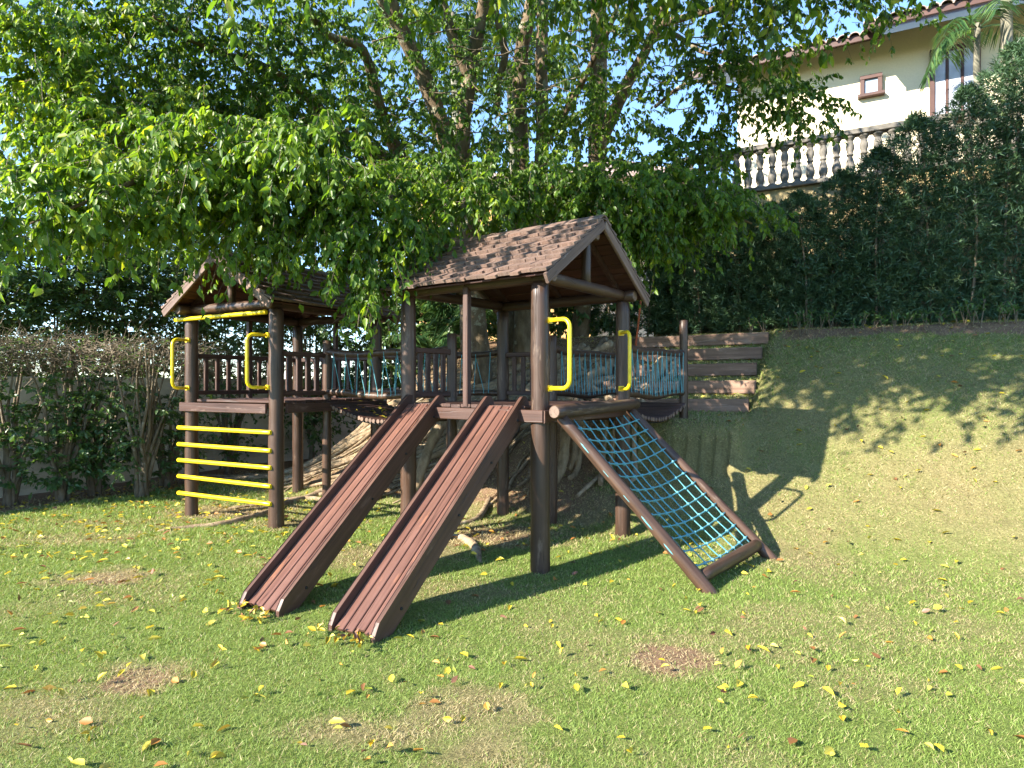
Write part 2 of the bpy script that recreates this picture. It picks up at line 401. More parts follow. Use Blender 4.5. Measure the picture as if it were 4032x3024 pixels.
def np_mesh(name, verts, quads, mat, attrs=None, smooth=False, tris=None, pattrs=None):
    """big mesh from arrays; attrs are per face, pattrs per point"""
    me = bpy.data.meshes.new(name)
    nq = 0 if quads is None else len(quads); nt_ = 0 if tris is None else len(tris)
    li = np.concatenate([quads.ravel() if nq else np.zeros(0, int), tris.ravel() if nt_ else np.zeros(0, int)]).astype(np.int32)
    st = np.concatenate([np.arange(nq) * 4, nq * 4 + np.arange(nt_) * 3]).astype(np.int32)
    me.vertices.add(len(verts)); me.vertices.foreach_set('co', np.asarray(verts, np.float32).ravel())
    me.loops.add(len(li)); me.loops.foreach_set('vertex_index', li)
    me.polygons.add(nq + nt_); me.polygons.foreach_set('loop_start', st)
    me.update(calc_edges=True)
    if smooth: me.polygons.foreach_set('use_smooth', np.ones(nq + nt_, bool))
    for k, a in (attrs or {}).items():
        at = me.attributes.new(k, 'FLOAT', 'FACE'); at.data.foreach_set('value', np.asarray(a, np.float32))
    for k, a in (pattrs or {}).items():
        at = me.attributes.new(k, 'FLOAT', 'POINT'); at.data.foreach_set('value', np.asarray(a, np.float32))
    me.materials.append(mat); return me
def unit(a): return a / np.maximum(np.linalg.norm(a, axis=1, keepdims=True), 1e-9)
def leaf_arrays(pos, d, n, L, W, fold=.16, curl=.12):
    d = unit(d); n = n - d * np.sum(n * d, 1, keepdims=True); n = unit(n); s = np.cross(d, n)
    L = L[:, None]; W = W[:, None]
    v = np.stack([pos, pos + d * .30 * L - s * .48 * W + n * fold * W, pos + d * .66 * L - s * .36 * W + n * (fold * W - curl * .3 * L),
                  pos + d * L - n * curl * L, pos + d * .66 * L + s * .36 * W + n * (fold * W - curl * .3 * L), pos + d * .30 * L + s * .48 * W + n * fold * W], 1)
    N = len(pos); b = np.arange(N)[:, None] * 6
    q = np.concatenate([b + np.array([[0, 1, 2, 3]]), b + np.array([[0, 3, 4, 5]])], 1).reshape(-1, 4)
    return v.reshape(-1, 3), q
def strip_arrays(pos, d, n, L, W, curl=.1):              # narrow leaf of one bent quad pair
    d = unit(d); n = n - d * np.sum(n * d, 1, keepdims=True); n = unit(n); s = np.cross(d, n)
    L = L[:, None]; W = W[:, None]
    v = np.stack([pos, pos + d * .45 * L - s * .5 * W, pos + d * L - n * curl * L, pos + d * .45 * L + s * .5 * W], 1)
    b = np.arange(len(pos))[:, None] * 4
    return v.reshape(-1, 3), b + np.array([[0, 1, 2, 3]])
def twig_arrays(curves, rad):                            # curves (M,K,3): thin three-sided twigs
    if curves.shape[1] == 6: curves = curves[:, [0, 2, 3, 5]]
    M_, K, _ = curves.shape
    t = np.gradient(curves, axis=1); t = t / np.maximum(np.linalg.norm(t, axis=2, keepdims=True), 1e-9)
    a = np.cross(t, np.array([.3, .2, .93])); a = a / np.maximum(np.linalg.norm(a, axis=2, keepdims=True), 1e-9); b = np.cross(t, a)
    r = (rad[:, None] * np.linspace(1, .3, K)[None])[..., None]
    ring = [curves + r * (a * math.cos(k * 2.094) + b * math.sin(k * 2.094)) for k in range(3)]
    v = np.stack(ring, 2).reshape(-1, 3)
    base = (np.arange(M_)[:, None] * K + np.arange(K - 1)[None]).reshape(-1, 1) * 3
    q = np.concatenate([base + np.array([[k, (k + 1) % 3, 3 + (k + 1) % 3, 3 + k]]) for k in range(3)], 0)
    return v, q
def sprays(org, out, length, nleaf, leafL, droop=.5, ratio=.46, hang=.8, rng=RNG):
    """drooping leafy twigs: returns twig curves and leaf frames"""
    M_ = len(org); K = 6; t = np.linspace(0, 1, K)
    out = unit(out); ln = length[:, None, None]
    jit = rng.normal(0, .08, (M_, K, 3)) * t[None, :, None]
    cur = org[:, None] + ln * (out[:, None] * t[None, :, None] + jit + np.array([0, 0, -1.])[None, None] * (droop * t ** 2)[None, :, None])
    tt = np.clip(rng.uniform(.06, 1.0, (M_, nleaf)), 0, .999) * (K - 1); i = tt.astype(int); f = (tt - i)[..., None]
    r = np.arange(M_)[:, None]
    p = cur[r, i] * (1 - f) + cur[r, i + 1] * f
    tan = cur[r, i + 1] - cur[r, i]; tan = tan / np.linalg.norm(tan, axis=2, keepdims=True)
    side = np.cross(tan, np.array([0, 0, 1.])); side = side / np.maximum(np.linalg.norm(side, axis=2, keepdims=True), 1e-6)
    sg = np.where(rng.random((M_, nleaf)) < .5, -1, 1)[..., None]
    d = .45 * tan + .55 * side * sg + np.array([0, 0, -hang]) + rng.normal(0, .28, (M_, nleaf, 3))
    n = np.array([0, 0, .55]) + .5 * out[:, None] + rng.normal(0, .5, (M_, nleaf, 3))
    L = rng.uniform(leafL * .5, leafL * 1.2, (M_, nleaf))
    p = p + unit(d.reshape(-1, 3)).reshape(p.shape) * .012
    return cur, p.reshape(-1, 3), d.reshape(-1, 3), n.reshape(-1, 3), L.ravel(), L.ravel() * ratio
def foliage_obj(name, parts, mat, parent, twig_mat=None, twig=None, kind='stuff'):
    v = []; q = []; a = []; off = 0
    for (vv, qq, rr) in parts: v.append(vv); q.append(qq + off); a.append(rr); off += len(vv)
    me = np_mesh(name, np.concatenate(v), np.concatenate(q), mat, {'rnd': np.concatenate(a)})
    o = put(bpy.data.objects.new(name, me), Matrix.Identity(4), parent); tag(o, kind=kind)
    if twig is not None and len(twig):
        tv = []; tq = []; off = 0
        for (vv, qq) in twig: tv.append(vv); tq.append(qq + off); off += len(vv)
        m2 = np_mesh('twigs', np.concatenate(tv), np.concatenate(tq), twig_mat, smooth=True)
        tag(put(bpy.data.objects.new('twigs', m2), Matrix.Identity(4), parent), kind='stuff')
    return o

# ------------------------------------------------------------------ ground
def axis(lo, hi, step, far):
    a = list(np.arange(lo, hi + step * .5, step)); d = step
    l = lo; r = hi; L = []; R = []
    while r < far: d *= 1.28; r += d; R.append(r)
    d = step
    while l > -far: d *= 1.28; l -= d; L.append(l)
    return np.array(L[::-1] + a + R)
gx = axis(-9.0, 9.0, .07, 400); gy = axis(1.2, 13.0, .07, 400)
X, Y = np.meshgrid(gx, gy); Z = terr(X, Y)
dry, bare = wear(X, Y)
nx, ny = len(gx), len(gy)
idx = np.arange(nx * ny).reshape(ny, nx)
quads = np.stack([idx[:-1, :-1], idx[:-1, 1:], idx[1:, 1:], idx[1:, :-1]], -1).reshape(-1, 4)
Z = Z + (bare > .3) * (-.008) + RNG.normal(0, .003, Z.shape)
me = np_mesh('lawn', np.stack([X, Y, Z], -1).reshape(-1, 3), quads, M_LAWN, smooth=True, pattrs={'dry': dry.ravel(), 'bare': bare.ravel()})
tag(put(bpy.data.objects.new('lawn', me), Matrix.Identity(4)), kind='structure')

# ------------------------------------------------------------------ the two roofed towers
def tower(name, label, C, deck_z, beam_z, e_gable, a_over, ridge_z, eave_z, eave_o, post_r, mid_posts, trim):
    """C: four corner points in order; the gable ends are the sides C[0]C[1] and C[3]C[2]"""
    t = thing(name, label, 'play tower', ((C[0] + C[1] + C[2] + C[3]) / 4).to_tuple())
    for c, r in zip(C, post_r):
        gz = tz(c.x, c.y) - .12
        log('post', V(c.x, c.y, gz), V(c.x, c.y, beam_z - .045), r * 1.02, r * .97, M_LOG, t, 18, .05)
    for (p, top) in mid_posts:
        bar('slim_post', V(p.x, p.y, deck_z - .02), V(p.x, p.y, top), .055, .055, M_TIMBER, t, e_gable)
    # deck: frame boards round the posts, boards on joists
    ctr = (C[0] + C[1] + C[2] + C[3]) / 4
    dk = None
    for i in range(4):
        a, b = C[i], C[(i + 1) % 4]; dirv = (b - a).normalized(); nrm = V(dirv.y, -dirv.x, 0)
        if nrm.dot((a + b) / 2 - ctr) < 0: nrm = -nrm
        pa = a + nrm * (post_r[i] * .96 + .013) - dirv * .085; pb = b + nrm * (post_r[i] * .96 + .013) + dirv * .085
        if trim == (i + 1) % 4: pb = b + nrm * (post_r[i] * .96 + .013) - dirv * .055
        if trim == i: pa = a + nrm * (post_r[i] * .96 + .013) + dirv * .055
        z = deck_z - .082 - (.0 if i % 2 else .003)
        bar('frame_board', V(pa.x, pa.y, z), V(pb.x, pb.y, z), .03, .1, M_TIMBER, t, V(0, 0, 1))
    along = (C[1] - C[0]); nb = 13
    for j in range(nb):
        f0 = (j + .5) / nb
        pa = C[0].lerp(C[3], f0); pb = C[1].lerp(C[2], f0); dirv = (pb - pa).normalized()
        ex = .05 if 0 < j < nb - 1 else -.09
        ed = .0
        b = bar('deck_board', V(*(pa - dirv * ex).to_tuple()[:2], deck_z - .015 + random.uniform(-.003, .003)), V(*(pb + dirv * ex).to_tuple()[:2], deck_z - .015 + random.uniform(-.002, .002)),
                (C[3] - C[0]).length / nb - .008, .028, M_TIMBER, t, V(0, 0, 1))
    # eave beams, tie beams, king posts
    g = (C[1] - C[0]).normalized()                       # across the roof
    r = ((C[3] - C[0]) + (C[2] - C[1])).normalized()     # along the ridge
    for (a, b) in ((C[0], C[3]), (C[1], C[2])):
        pa = a - r * (a_over - .04); pb = b + r * (a_over - .06)
        log('eave_beam', V(pa.x, pa.y, beam_z + .005), V(pb.x, pb.y, beam_z + .005), .056, .052, M_LOG, t, 14, .05)
    for (a, b, sgn) in ((C[0], C[1], -1), (C[3], C[2], 1)):
        q = r * sgn * .005
        log('tie_beam', V(*(a + q + g * .045).to_tuple()[:2], beam_z + .012), V(*(b + q - g * .045).to_tuple()[:2], beam_z + .012), .054, .05, M_LOG, t, 14, .05)
        m = (a + b) / 2 + q
        log('king_post', V(m.x, m.y, beam_z + .05), V(m.x, m.y, ridge_z - .14), .045, .042, M_LOG, t, 12, .04)
    m0 = (C[0] + C[1]) / 2 - r * (a_over - .05); m1 = (C[3] + C[2]) / 2 + r * (a_over - .05)
    # roof: rafters as the carrying mesh, boards and shingles on it
    half = (C[1] - C[0]).length / 2 + eave_o
    R0 = (C[0] + C[1]) / 2 - r * a_over; R1 = (C[3] + C[2]) / 2 + r * a_over
    Lr = (R1 - R0).length
    slope_len = math.hypot(half, ridge_z - eave_z)
    verts = []; faces = []
    for f0 in (.12, .5, .88):
        base = R0.lerp(R1, f0)
        for sgn in (-1, 1):
            dv = (g * sgn * half + V(0, 0, eave_z - ridge_z)) / slope_len
            upn = (r.cross(dv)); upn = -upn if upn.z < 0 else upn
            c0 = V(base.x, base.y, ridge_z - .075) + dv * .04; c1 = c0 + dv * (slope_len - .12)
            k = len(verts)
            for c in (c0, c1):
                for (i, j) in ((-1, -1), (1, -1), (1, 1), (-1, 1)): verts.append(tuple(c + r * i * .02 + upn * j * .022))
            faces += [(k, k + 1, k + 2, k + 3), (k + 7, k + 6, k + 5, k + 4)] + [(k + i, k + (i + 1) % 4, k + 4 + (i + 1) % 4, k + 4 + i) for i in range(4)]
    rf = put(bpy.data.objects.new('roof', mk_mesh('roof', verts, faces, M_TIMBER)), Matrix.Identity(4), t)
    log('ridge_log', V(m0.x, m0.y, ridge_z - .16), V(m1.x, m1.y, ridge_z - .16), .047, .047, M_LOG, rf, 12, .04)
    protos = [bar_mesh('shingle', 1.0, 1.0, 1.0, M_SHINGLE, .0) for _ in range(1)]
    sh_mesh = []
    for k in range(6):                                    # shingles: thin tapered boards with a ragged lower edge
        w = .5; th = .010; vv = []
        for (z, tt) in ((0, .005), (.5, .015), (1.0, .026)):
            s0 = random.uniform(-.02, .02)
            vv += [(-.5 + s0 * .3, 0, z), (.5 + s0 * .3, 0, z), (.5, tt, z), (-.5, tt, z)]
        ff = [(3, 2, 1, 0), (8, 9, 10, 11)]
        for i in range(2): ff += [(i * 4 + j, i * 4 + (j + 1) % 4, i * 4 + 4 + (j + 1) % 4, i * 4 + 4 + j) for j in range(4)]
        sh_mesh.append(mk_mesh('shingle', vv, ff, M_SHINGLE))
    for me_ in protos: bpy.data.meshes.remove(me_)
    rows = 9
    for sgn in (-1, 1):
        dv = (g * sgn * half + V(0, 0, eave_z - ridge_z)) / slope_len
        upn = r.cross(dv).normalized(); upn = -upn if upn.z < 0 else upn
        # boarding
        nbd = 8
        for j in range(nbd):
            d0 = slope_len * (j + .5) / nbd
            c = V(R0.x, R0.y, ridge_z - .045) + dv * d0 + r * .012
            bar('roof_board', c, c + r * (Lr - .024), slope_len / nbd - .006, .016, M_ROOFBOARD, rf, upn)
        # bargeboards at both gables
        for (e, sg2) in ((R0, 1), (R1, -1)):
            c0 = V(e.x, e.y, ridge_z - .068) + r * sg2 * -.008 + dv * .008
            bar('bargeboard', c0, c0 + dv * (slope_len + .015), .028, .085, M_SHINGLE, rf, upn)
        # shingles in courses
        expo = (slope_len + .03) / rows
        for j in range(rows):
            x = -.025; end = Lr + .025
            while x < end - .03:
                w = random.uniform(.085, .155)
                if end - x - w < .05: w = end - x
                low = expo * (j + 1) + random.choice([0, 0, .022, -.006]) + random.uniform(-.006, .006)
                top = max(.0, expo * j - .05)
                c = V(R0.x, R0.y, ridge_z - .034) + r * (x + w / 2) + dv * top + upn * (.010 + .003 * random.random())
                Ln = low - top; tilt = .016 / max(Ln, .05)
                zv = (dv + upn * tilt).normalized(); xv = -r if sgn > 0 else r
                xv = (xv + dv * random.uniform(-.012, .012)).normalized(); yv = zv.cross(xv)
                if yv.dot(upn) < 0: xv = -xv; yv = zv.cross(xv)
                M = Matrix((xv * (w - .006), yv, zv * Ln)).transposed().to_4x4(); M.translation = c
                put(bpy.data.objects.new('shingle', random.choice(sh_mesh)), M, rf)
                x += w
        # ridge cap board
        c = V(R0.x, R0.y, ridge_z - .012) + dv * .0 + upn * .024 - r * .02
        bar('ridge_board', c + dv * .045, c + dv * .045 + r * (Lr + .04), .1, .014, M_SHINGLE, rf, upn)
    return t
def railing(parent, a, b, z0, z1, n, w=.05, skip=()):
    """top rail from a to b with n flat balusters"""
    top = bar('railing', V(a.x, a.y, z1), V(b.x, b.y, z1), .06, .05, M_TIMBER, parent, V(0, 0, 1))
    bar('bottom_rail', V(a.x, a.y, z0), V(b.x, b.y, z0), .045, .05, M_TIMBER, top, V(0, 0, 1))
    dirv = (b - a).normalized(); nr = V(-dirv.y, dirv.x, 0)
    for i in range(n):
        p = a.lerp(b, (i + .75) / (n + .5))
        bar('baluster', V(p.x, p.y, z0 + .024), V(p.x, p.y, z1 - .024), .03, w, M_TIMBER, top, dirv)
    return top
def handle(parent, att, ang, z0, z1, s=.22):
    """bent yellow tube grab bar bolted to a post"""
    dv = V(math.cos(math.radians(ang)), math.sin(math.radians(ang)), 0); r = .0175
    pts = [V(att.x, att.y, z1), V(att.x, att.y, z1) + dv * (s - .07)]
    for k in range(1, 6):
        a = math.pi / 2 * k / 5; pts.append(V(att.x, att.y, z1) + dv * (s - .07 + .07 * math.sin(a)) + V(0, 0, -.07 * (1 - math.cos(a))))
    for k in range(0, 6):
        a = math.pi / 2 * k / 5; pts.append(V(att.x, att.y, z0) + dv * (s - .07 + .07 * math.cos(a)) + V(0, 0, .07 * (1 - math.sin(a))))
    pts.append(V(att.x, att.y, z0))
    h = tube('grab_handle', pts, r, M_YELLOW, parent, 12)
    for z in (z0, z1):
        bar('flange', V(att.x, att.y, z) - dv * .012, V(att.x, att.y, z) + dv * .012, .055, .05, M_YELLOW, h, V(0, 0, 1))
    return h
def XY(v): return V(v.x, v.y, 0)

DZ = 1.325
A1, A2, A4 = V(-3.687, 7.368, 0), V(-2.473, 6.714, 0), V(-2.934, 8.770, 0); A3 = A2 + A4 - A1
gA = (A2 - A1).normalized(); rA = (A4 - A1).normalized()
tA = tower('play_tower', 'brown wooden play tower with yellow rung ladder and gabled shingle roof', [A1, A2, A3, A4], DZ, 2.335, gA, .2175, 2.93, 2.375, .155, (.072, .078, .07, .07),
           [((A1 + A4) / 2, 2.31), ((A4 + A3) / 2, 2.31)], 1)
nA = A2.lerp(A3, .4536)                                    # bridge post half way along the tower's right side
log('short_post', V(nA.x, nA.y, -.1), V(nA.x + .01, nA.y, 2.0), .052, .048, M_LOG, tA, 14, .06)
RZ0, RZ1 = DZ + .075, DZ + .50
mA = (A1 + A4) / 2; mB = (A4 + A3) / 2
railing(tA, A1 + rA * .07, A4 - rA * .07, RZ0, RZ1, 9)
railing(tA, A4 + gA * .07, A3 - gA * .07, RZ0, RZ1, 8)
railing(tA, A2 + rA * .075, nA - rA * .05, RZ0, RZ1, 4, .062)
fA = -rA * .085
for z, k in ((1.0, 0), (.812, 0), (.632, 0), (.44, 0), (.255, 0)):
    p0 = A1 - gA * .12 + fA; p1 = A2 + gA * .02 + fA
    log('rung', V(p0.x, p0.y, z + random.uniform(-.006, .006)), V(p1.x, p1.y, z + random.uniform(-.008, .004)), .0235, .0235, M_YELLOW, tA, 14, .0, endmat=M_YELLOW)
p0 = A1 - gA * .17 + fA; p1 = A2 - gA * .05 + fA
log('overhead_bar', V(p0.x, p0.y, 2.235), V(p1.x, p1.y, 2.25), .0235, .0235, M_YELLOW, tA, 14, 0, endmat=M_YELLOW)
handle(tA, V(-3.70, 7.30, 0), 253.7, 1.455, 2.0)
handle(tA, V(-2.545, 6.67, 0), 227, 1.465, 2.01)

P1, P2, P3, P4 = V(-.976, 6.03, 0), V(.227, 5.157, 0), V(1.10, 6.353, 0), V(-.103, 7.228, 0)
gB = (P3 - P2).normalized(); rB = (P1 - P2).normalized()
mF = (P1 + P2) / 2 - gB * .03
tB = tower('play_tower', 'brown wooden play tower with sunlit shingle roof above two slides', [P2, P3, P4, P1], DZ, 2.36, gB, .172, 2.98, 2.39, .17, (.077, .073, .068, .074),
           [(mF, 2.34)], None)
sB = P1.lerp(P4, .415)
log('short_post', V(sB.x, sB.y, -.1), V(sB.x, sB.y, 2.015), .055, .05, M_LOG, tB, 14, .06)
kB = P4.lerp(P3, .444)
log('short_post', V(kB.x, kB.y, -.1), V(kB.x, kB.y, 2.02), .055, .05, M_LOG, tB, 14, .06)
dB = (P4 - P1).normalized(); cB = (P3 - P4).normalized()
railing(tB, P1 + dB * .075, sB - dB * .05, RZ0, RZ1, 4, .055)
railing(tB, P4 + cB * .07, kB - cB * .05, RZ0, RZ1, 4, .05)
handle(tB, P2 + V(.072, -.02, 0), -47, 1.465, 2.01)
handle(tB, V(1.072, 6.285, 0), -78.6, 1.455, 2.0)
# collar blocks where the front beam laps the corner post
for q in (gB, ):
    pc = P2 - rB * .0

# ------------------------------------------------------------------ slides
def slide(label, T, B, w, zt):
    """T, B: centre of top and foot on plan"""
    t = thing('wooden_slide', label, 'slide', (B.x, B.y, 0), 'two plank slides side by side')
    T = V(T.x, T.y, zt); B3 = V(B.x, B.y, .02)
    dv = (B3 - T).normalized(); hz = V(dv.x, dv.y, 0).normalized(); side = V(-hz.y, hz.x, 0)   # side points to the left going down
    up = side.cross(dv); up = -up if up.z < 0 else up
    L = (B3 - T).length
    n = 4; iw = w - .07; pw = iw / n
    for i in range(n):
        off = side * (-(iw / 2) + pw * (i + .5))
        a = T + off + up * random.uniform(-.002, .002) + dv * random.uniform(-.01, .0); b = B3 + off - dv * random.uniform(.0, .03)
        bar('slide_plank', a - up * .012, b - up * .012 - dv * .01, pw - .0085, .024, M_SLIDE, t, up, .004)
    H = .15
    for sg in (-1, 1):
        # rail outline in the plane (along dv, up): rounded upper end, cut level at the ground
        cx = T + side * sg * (w / 2 - .0165)
        lo, hi = -.095, .047
        pts = []
        nose = -.05
        for k in range(9):
            a = math.pi * k / 8; pts.append((nose - .075 * math.sin(a) * .9, (lo + hi) / 2 - (H / 2) * math.cos(a)))
        # top edge to foot
        Le = L + .02
        slope = -dv.z / math.hypot(dv.x, dv.y)
        pts += [(Le - .10, hi), (Le - .03, hi - .03), (Le + .005, hi - .075)]
        zz = lambda u, v: (cx + dv * u + up * v).z
        # lower corner where the underside reaches the ground
        ul = Le
        while zz(ul, lo) < -.03 and ul > 0: ul -= .01
        pts.append((ul, lo))
        vs_ = []; th = .0165
        for s2 in (-1, 1): vs_ += [tuple(cx + dv * u + up * v + side * s2 * th - B3) for (u, v) in pts]
        m = len(pts); fs = [tuple(range(m)), tuple(range(2 * m - 1, m - 1, -1))] + [(i, (i + 1) % m, m + (i + 1) % m, m + i) for i in range(m)]
        # keep the grain along the rail: local z along dv
        M = frame_to(B3, dv, up); Mi = M.inverted()
        vs2 = [tuple(Mi @ (Vector(v) + B3)) for v in vs_]
        me_ = mk_mesh('side_rail', vs2, fs, M_TIMBER2)
        o = bpy.data.objects.new('side_rail', me_); put(o, M, t)
        bv = o.modifiers.new('soft', 'BEVEL'); bv.width = .005; bv.segments = 2; bv.limit_method = 'ANGLE'
        for u in (.12, .62, 1.15, L - .25):
            c = cx + dv * u + up * (-.045) + side * sg * (th - .004)
            log('bolt', c, c + side * sg * .014, .011, .009, M_BOLT, o, 10, 0, endmat=M_BOLT)
    return t
M_TIMBER2 = wood('slide_rail', (0.0495, 0.0244, 0.017), (0.0757, 0.0388, 0.0275), (0.1019, 0.0543, 0.0389), .5, 30, .5, (.13, .075, .055), .12)
slide('plank slide on the left of the pair, nearer the rung ladder', V(-.83, 5.83, 0), V(-1.655, 4.19, 0), .37, 1.315)
slide('plank slide on the right of the pair, nearer the rope net', V(-.085, 5.30, 0), V(-.95, 3.79, 0), .375, 1.315)

# ------------------------------------------------------------------ rope net ramp
net = thing('climbing_net', 'teal rope climbing net between two sloping brown logs', 'climbing net', (1.3, 5.4, 0))
NT0, NT1 = V(.40, 5.06, 1.255), V(1.13, 6.10, 1.275); NB0, NB1 = V(1.40, 4.63, .03), V(2.17, 5.50, .06)
e = (NT1 - NT0).normalized()
log('top_log', NT0 - e * .13 + V(0, 0, .03), NT1 + e * .12 + V(0, 0, .03), .055, .052, M_LOG, net, 14, .05)
d0 = (NB0 - NT0).normalized(); d1 = (NB1 - NT1).normalized()
log('side_log', NT0 - d0 * .02 - V(0, 0, .03), NB0 + d0 * .14, .046, .05, M_LOG, net, 14, .06)
log('side_log', NT1 - d1 * .02 - V(0, 0, .03), NB1 + d1 * .14, .043, .047, M_LOG, net, 14, .06)
fb = .955
log('foot_log', NT0.lerp(NB0, fb) + e * .03, NT1.lerp(NB1, fb) - e * .03, .05, .052, M_LOG, net, 14, .05)
upN = d0.cross(e); upN = -upN if upN.z < 0 else upN
nc, nr_ = 9, 12
def netp(a, b):                                           # a across 0..1, b down 0..1
    p = NT0.lerp(NT1, a).lerp(NB0.lerp(NB1, a), .03 + b * (fb - .05))
    return p - upN * .07 * math.sin(math.pi * a) * math.sin(math.pi * (b * .9 + .08)) + d0 * .035 * math.sin(math.pi * a)
for i in range(nc - 1):
    a = .085 + .83 * i / (nc - 2) + random.uniform(-.01, .01)
    tube('rope', [netp(a + random.uniform(-.006, .006), j / 14) for j in range(15)], .0055, M_ROPE, net, 7)
kv, kf = [], []
for i in range(5):
    for k in range(8):
        th_ = math.pi * (i + .5) / 5; kv.append((.0155 * math.sin(th_) * math.cos(k * math.pi / 4), .0135 * math.sin(th_) * math.sin(k * math.pi / 4), .017 * math.cos(th_)))
for i in range(4):
    for k in range(8): kf.append((i * 8 + k, i * 8 + (k + 1) % 8, i * 8 + 8 + (k + 1) % 8, i * 8 + 8 + k))
kf += [tuple(range(7, -1, -1)), tuple(range(32, 40))]
knot_me = mk_mesh('knot', kv, kf, M_ROPE, True)
for j in range(nr_):
    b = .055 + .90 * j / (nr_ - 1) + random.uniform(-.006, .006); sk = random.uniform(-.008, .008)
    ro = tube('cross_rope', [netp(k / 12, b + sk * k / 12) for k in range(13)], .006, M_ROPE, net, 7)
    for i in range(nc - 1):
        a = .085 + .83 * i / (nc - 2); p = netp(a, b + sk * a)
        put(bpy.data.objects.new('knot', knot_me), Matrix.Translation(p) @ Matrix.Rotation(random.random() * 3, 4, 'Z') @ Matrix.Rotation(random.random(), 4, 'X'), ro)
for j in range(6):                                        # lashing showing on the outside of the near log
    b = .16 + j * .145; p = NT0.lerp(NB0, b)
    o_ = e * -.040 + upN * -.012
    tube('lashing', [p + o_, p + d0 * .05 + o_ * 1.12, p + d0 * .10 + o_ * 1.1, p + d0 * .14 + o_], .006, M_ROPE, net, 7)

# ------------------------------------------------------------------ hanging bridges
def bridge(label, a0, a1, b0, b1, z_end, sag, zlow, zhigh, nplank, mode, end_posts=None):
    """a: near side, b: far side, 0 and 1 the two ends"""
    t = thing('plank_bridge', label, 'bridge', ((a0 + a1 + b0 + b1) / 4).to_tuple(), 'hanging plank bridges of the playset')
    def zz(f): return z_end - sag * (1 - (2 * f - 1) ** 2)
    for i in range(nplank):
        f = (i + .5) / nplank; p = a0.lerp(a1, f); q = b0.lerp(b1, f); ex = (q - p).normalized() * random.uniform(.03, .05)
        log('bridge_slat', V(p.x - ex.x, p.y - ex.y, zz(f)), V(q.x + ex.x, q.y + ex.y, zz(f)), .0265, .0265, M_TIMBER, t, 10, .03)
    for (p, q) in ((a0, a1), (b0, b1)):                    # carrying cable under the slats
        tube('cable', [V(*p.lerp(q, k / 16).to_tuple()[:2], zz(k / 16) - .033) for k in range(17)], .009, M_BOLT, t, 6)
    for near, (p, q) in enumerate(((a0, a1), (b0, b1))):
        dv = (q - p).normalized()
        dip = .035
        def rp(f, z, k): 
            c = p.lerp(q, f); return V(c.x, c.y, z - dip * k * math.sin(math.pi * f) + .012 * math.sin(f * 9 + z * 5))
        top = tube('hand_rail', [rp(-.05 + 1.1 * k / 18, zhigh, 1.0) for k in range(19)], [.042 - .010 * k / 18 for k in range(19)], M_LOG, t, 12, 0, .04, M_END)
        low = tube('low_rail', [rp(-.06 + 1.12 * k / 18, zlow, .6) for k in range(19)], [.043 - .010 * k / 18 for k in range(19)], M_LOG, t, 12, 0, .04, M_END)
        pts = []; n = mode
        for i in range(n):
            f = .05 + .9 * i / (n - 1); df = .9 / (n - 1)
            tp = rp(f, zhigh, 1.0); bt = rp(min(f - df * .12, .98), zlow, .6); b2 = rp(min(f + df * .55, .985), zlow, .6)
            o_ = V(dv.y, -dv.x, 0) * .036
            for (c, d_) in ((tp, bt), (tp, b2)) if i < n - 1 else ((tp, bt),):
                tube('rope', [c + V(0, 0, .034), c + o_ + V(0, 0, .0), c + o_ * .9 - V(0, 0, .035), d_ + o_ * .95 + V(0, 0, .035), d_ + o_, d_ - V(0, 0, .036)], .0050, M_ROPE, top, 6)
    for (p, z1) in (end_posts or ()):
        log('end_post', V(p.x, p.y, tz(p.x, p.y) - .15), V(p.x, p.y, z1), .054, .05, M_LOG, t, 14, .06)
    return t
oA = rA * .03
bridge('sunlit hanging slat bridge joining the two play towers', nA + gA * .06, sB - gA * .05, A3 + gA * .06, P4 - gA * .06, 1.262, .17, 1.40, 1.865, 30, 9)
N2, F2 = V(2.06, 7.68, 0), V(1.39, 8.17, 0)
bridge('shaded hanging slat bridge running from the tower to the earth steps', P3 + gB * .06, N2 - gB * .02, kB + gB * .06, F2 - gB * .02, 1.262, .15, 1.40, 1.88, 28, 12, ((N2, 2.265), (F2, 2.25)))

# ------------------------------------------------------------------ earth steps with timber risers
for i in range(5):
    x0, y0 = from_su(STEP_S[i], -3.3 + .02 * i); x1, y1 = from_su(STEP_S[i], -1.2 + .03 * math.sin(i * 2))
    zc = STEP_Z[i] - .085
    lab = ['lowest timber riser of the earth steps, level with the bridge', 'second lowest timber riser of the earth steps', 'middle timber riser of the earth steps',
           'second highest timber riser of the earth steps', 'highest timber riser of the earth steps, dappled with sun'][i]
    o = bar('step_timber', V(x0, y0, zc), V(x1, y1, zc + .012), .07, .175, M_STEP, None, V(0, 0, 1), .008, .004)
    tag(o, lab, 'step', 'timber risers of the earth steps')

# ------------------------------------------------------------------ garden wall on the left
WU = -9.95                                                 # the wall's line across the plot
def wall_pt(s, off=0.0): 
    x, y = from_su(s, WU + off); return V(x, y, 0)
gw = bar('garden_wall', wall_pt(-2.0, -.09) + V(0, 0, .74), wall_pt(13.2, -.09) + V(0, 0, .74), .16, 1.72, M_GWALL, None, V(0, 0, 1), .01)
tag(gw, 'stained beige plaster garden wall behind the left shrubs', 'wall')

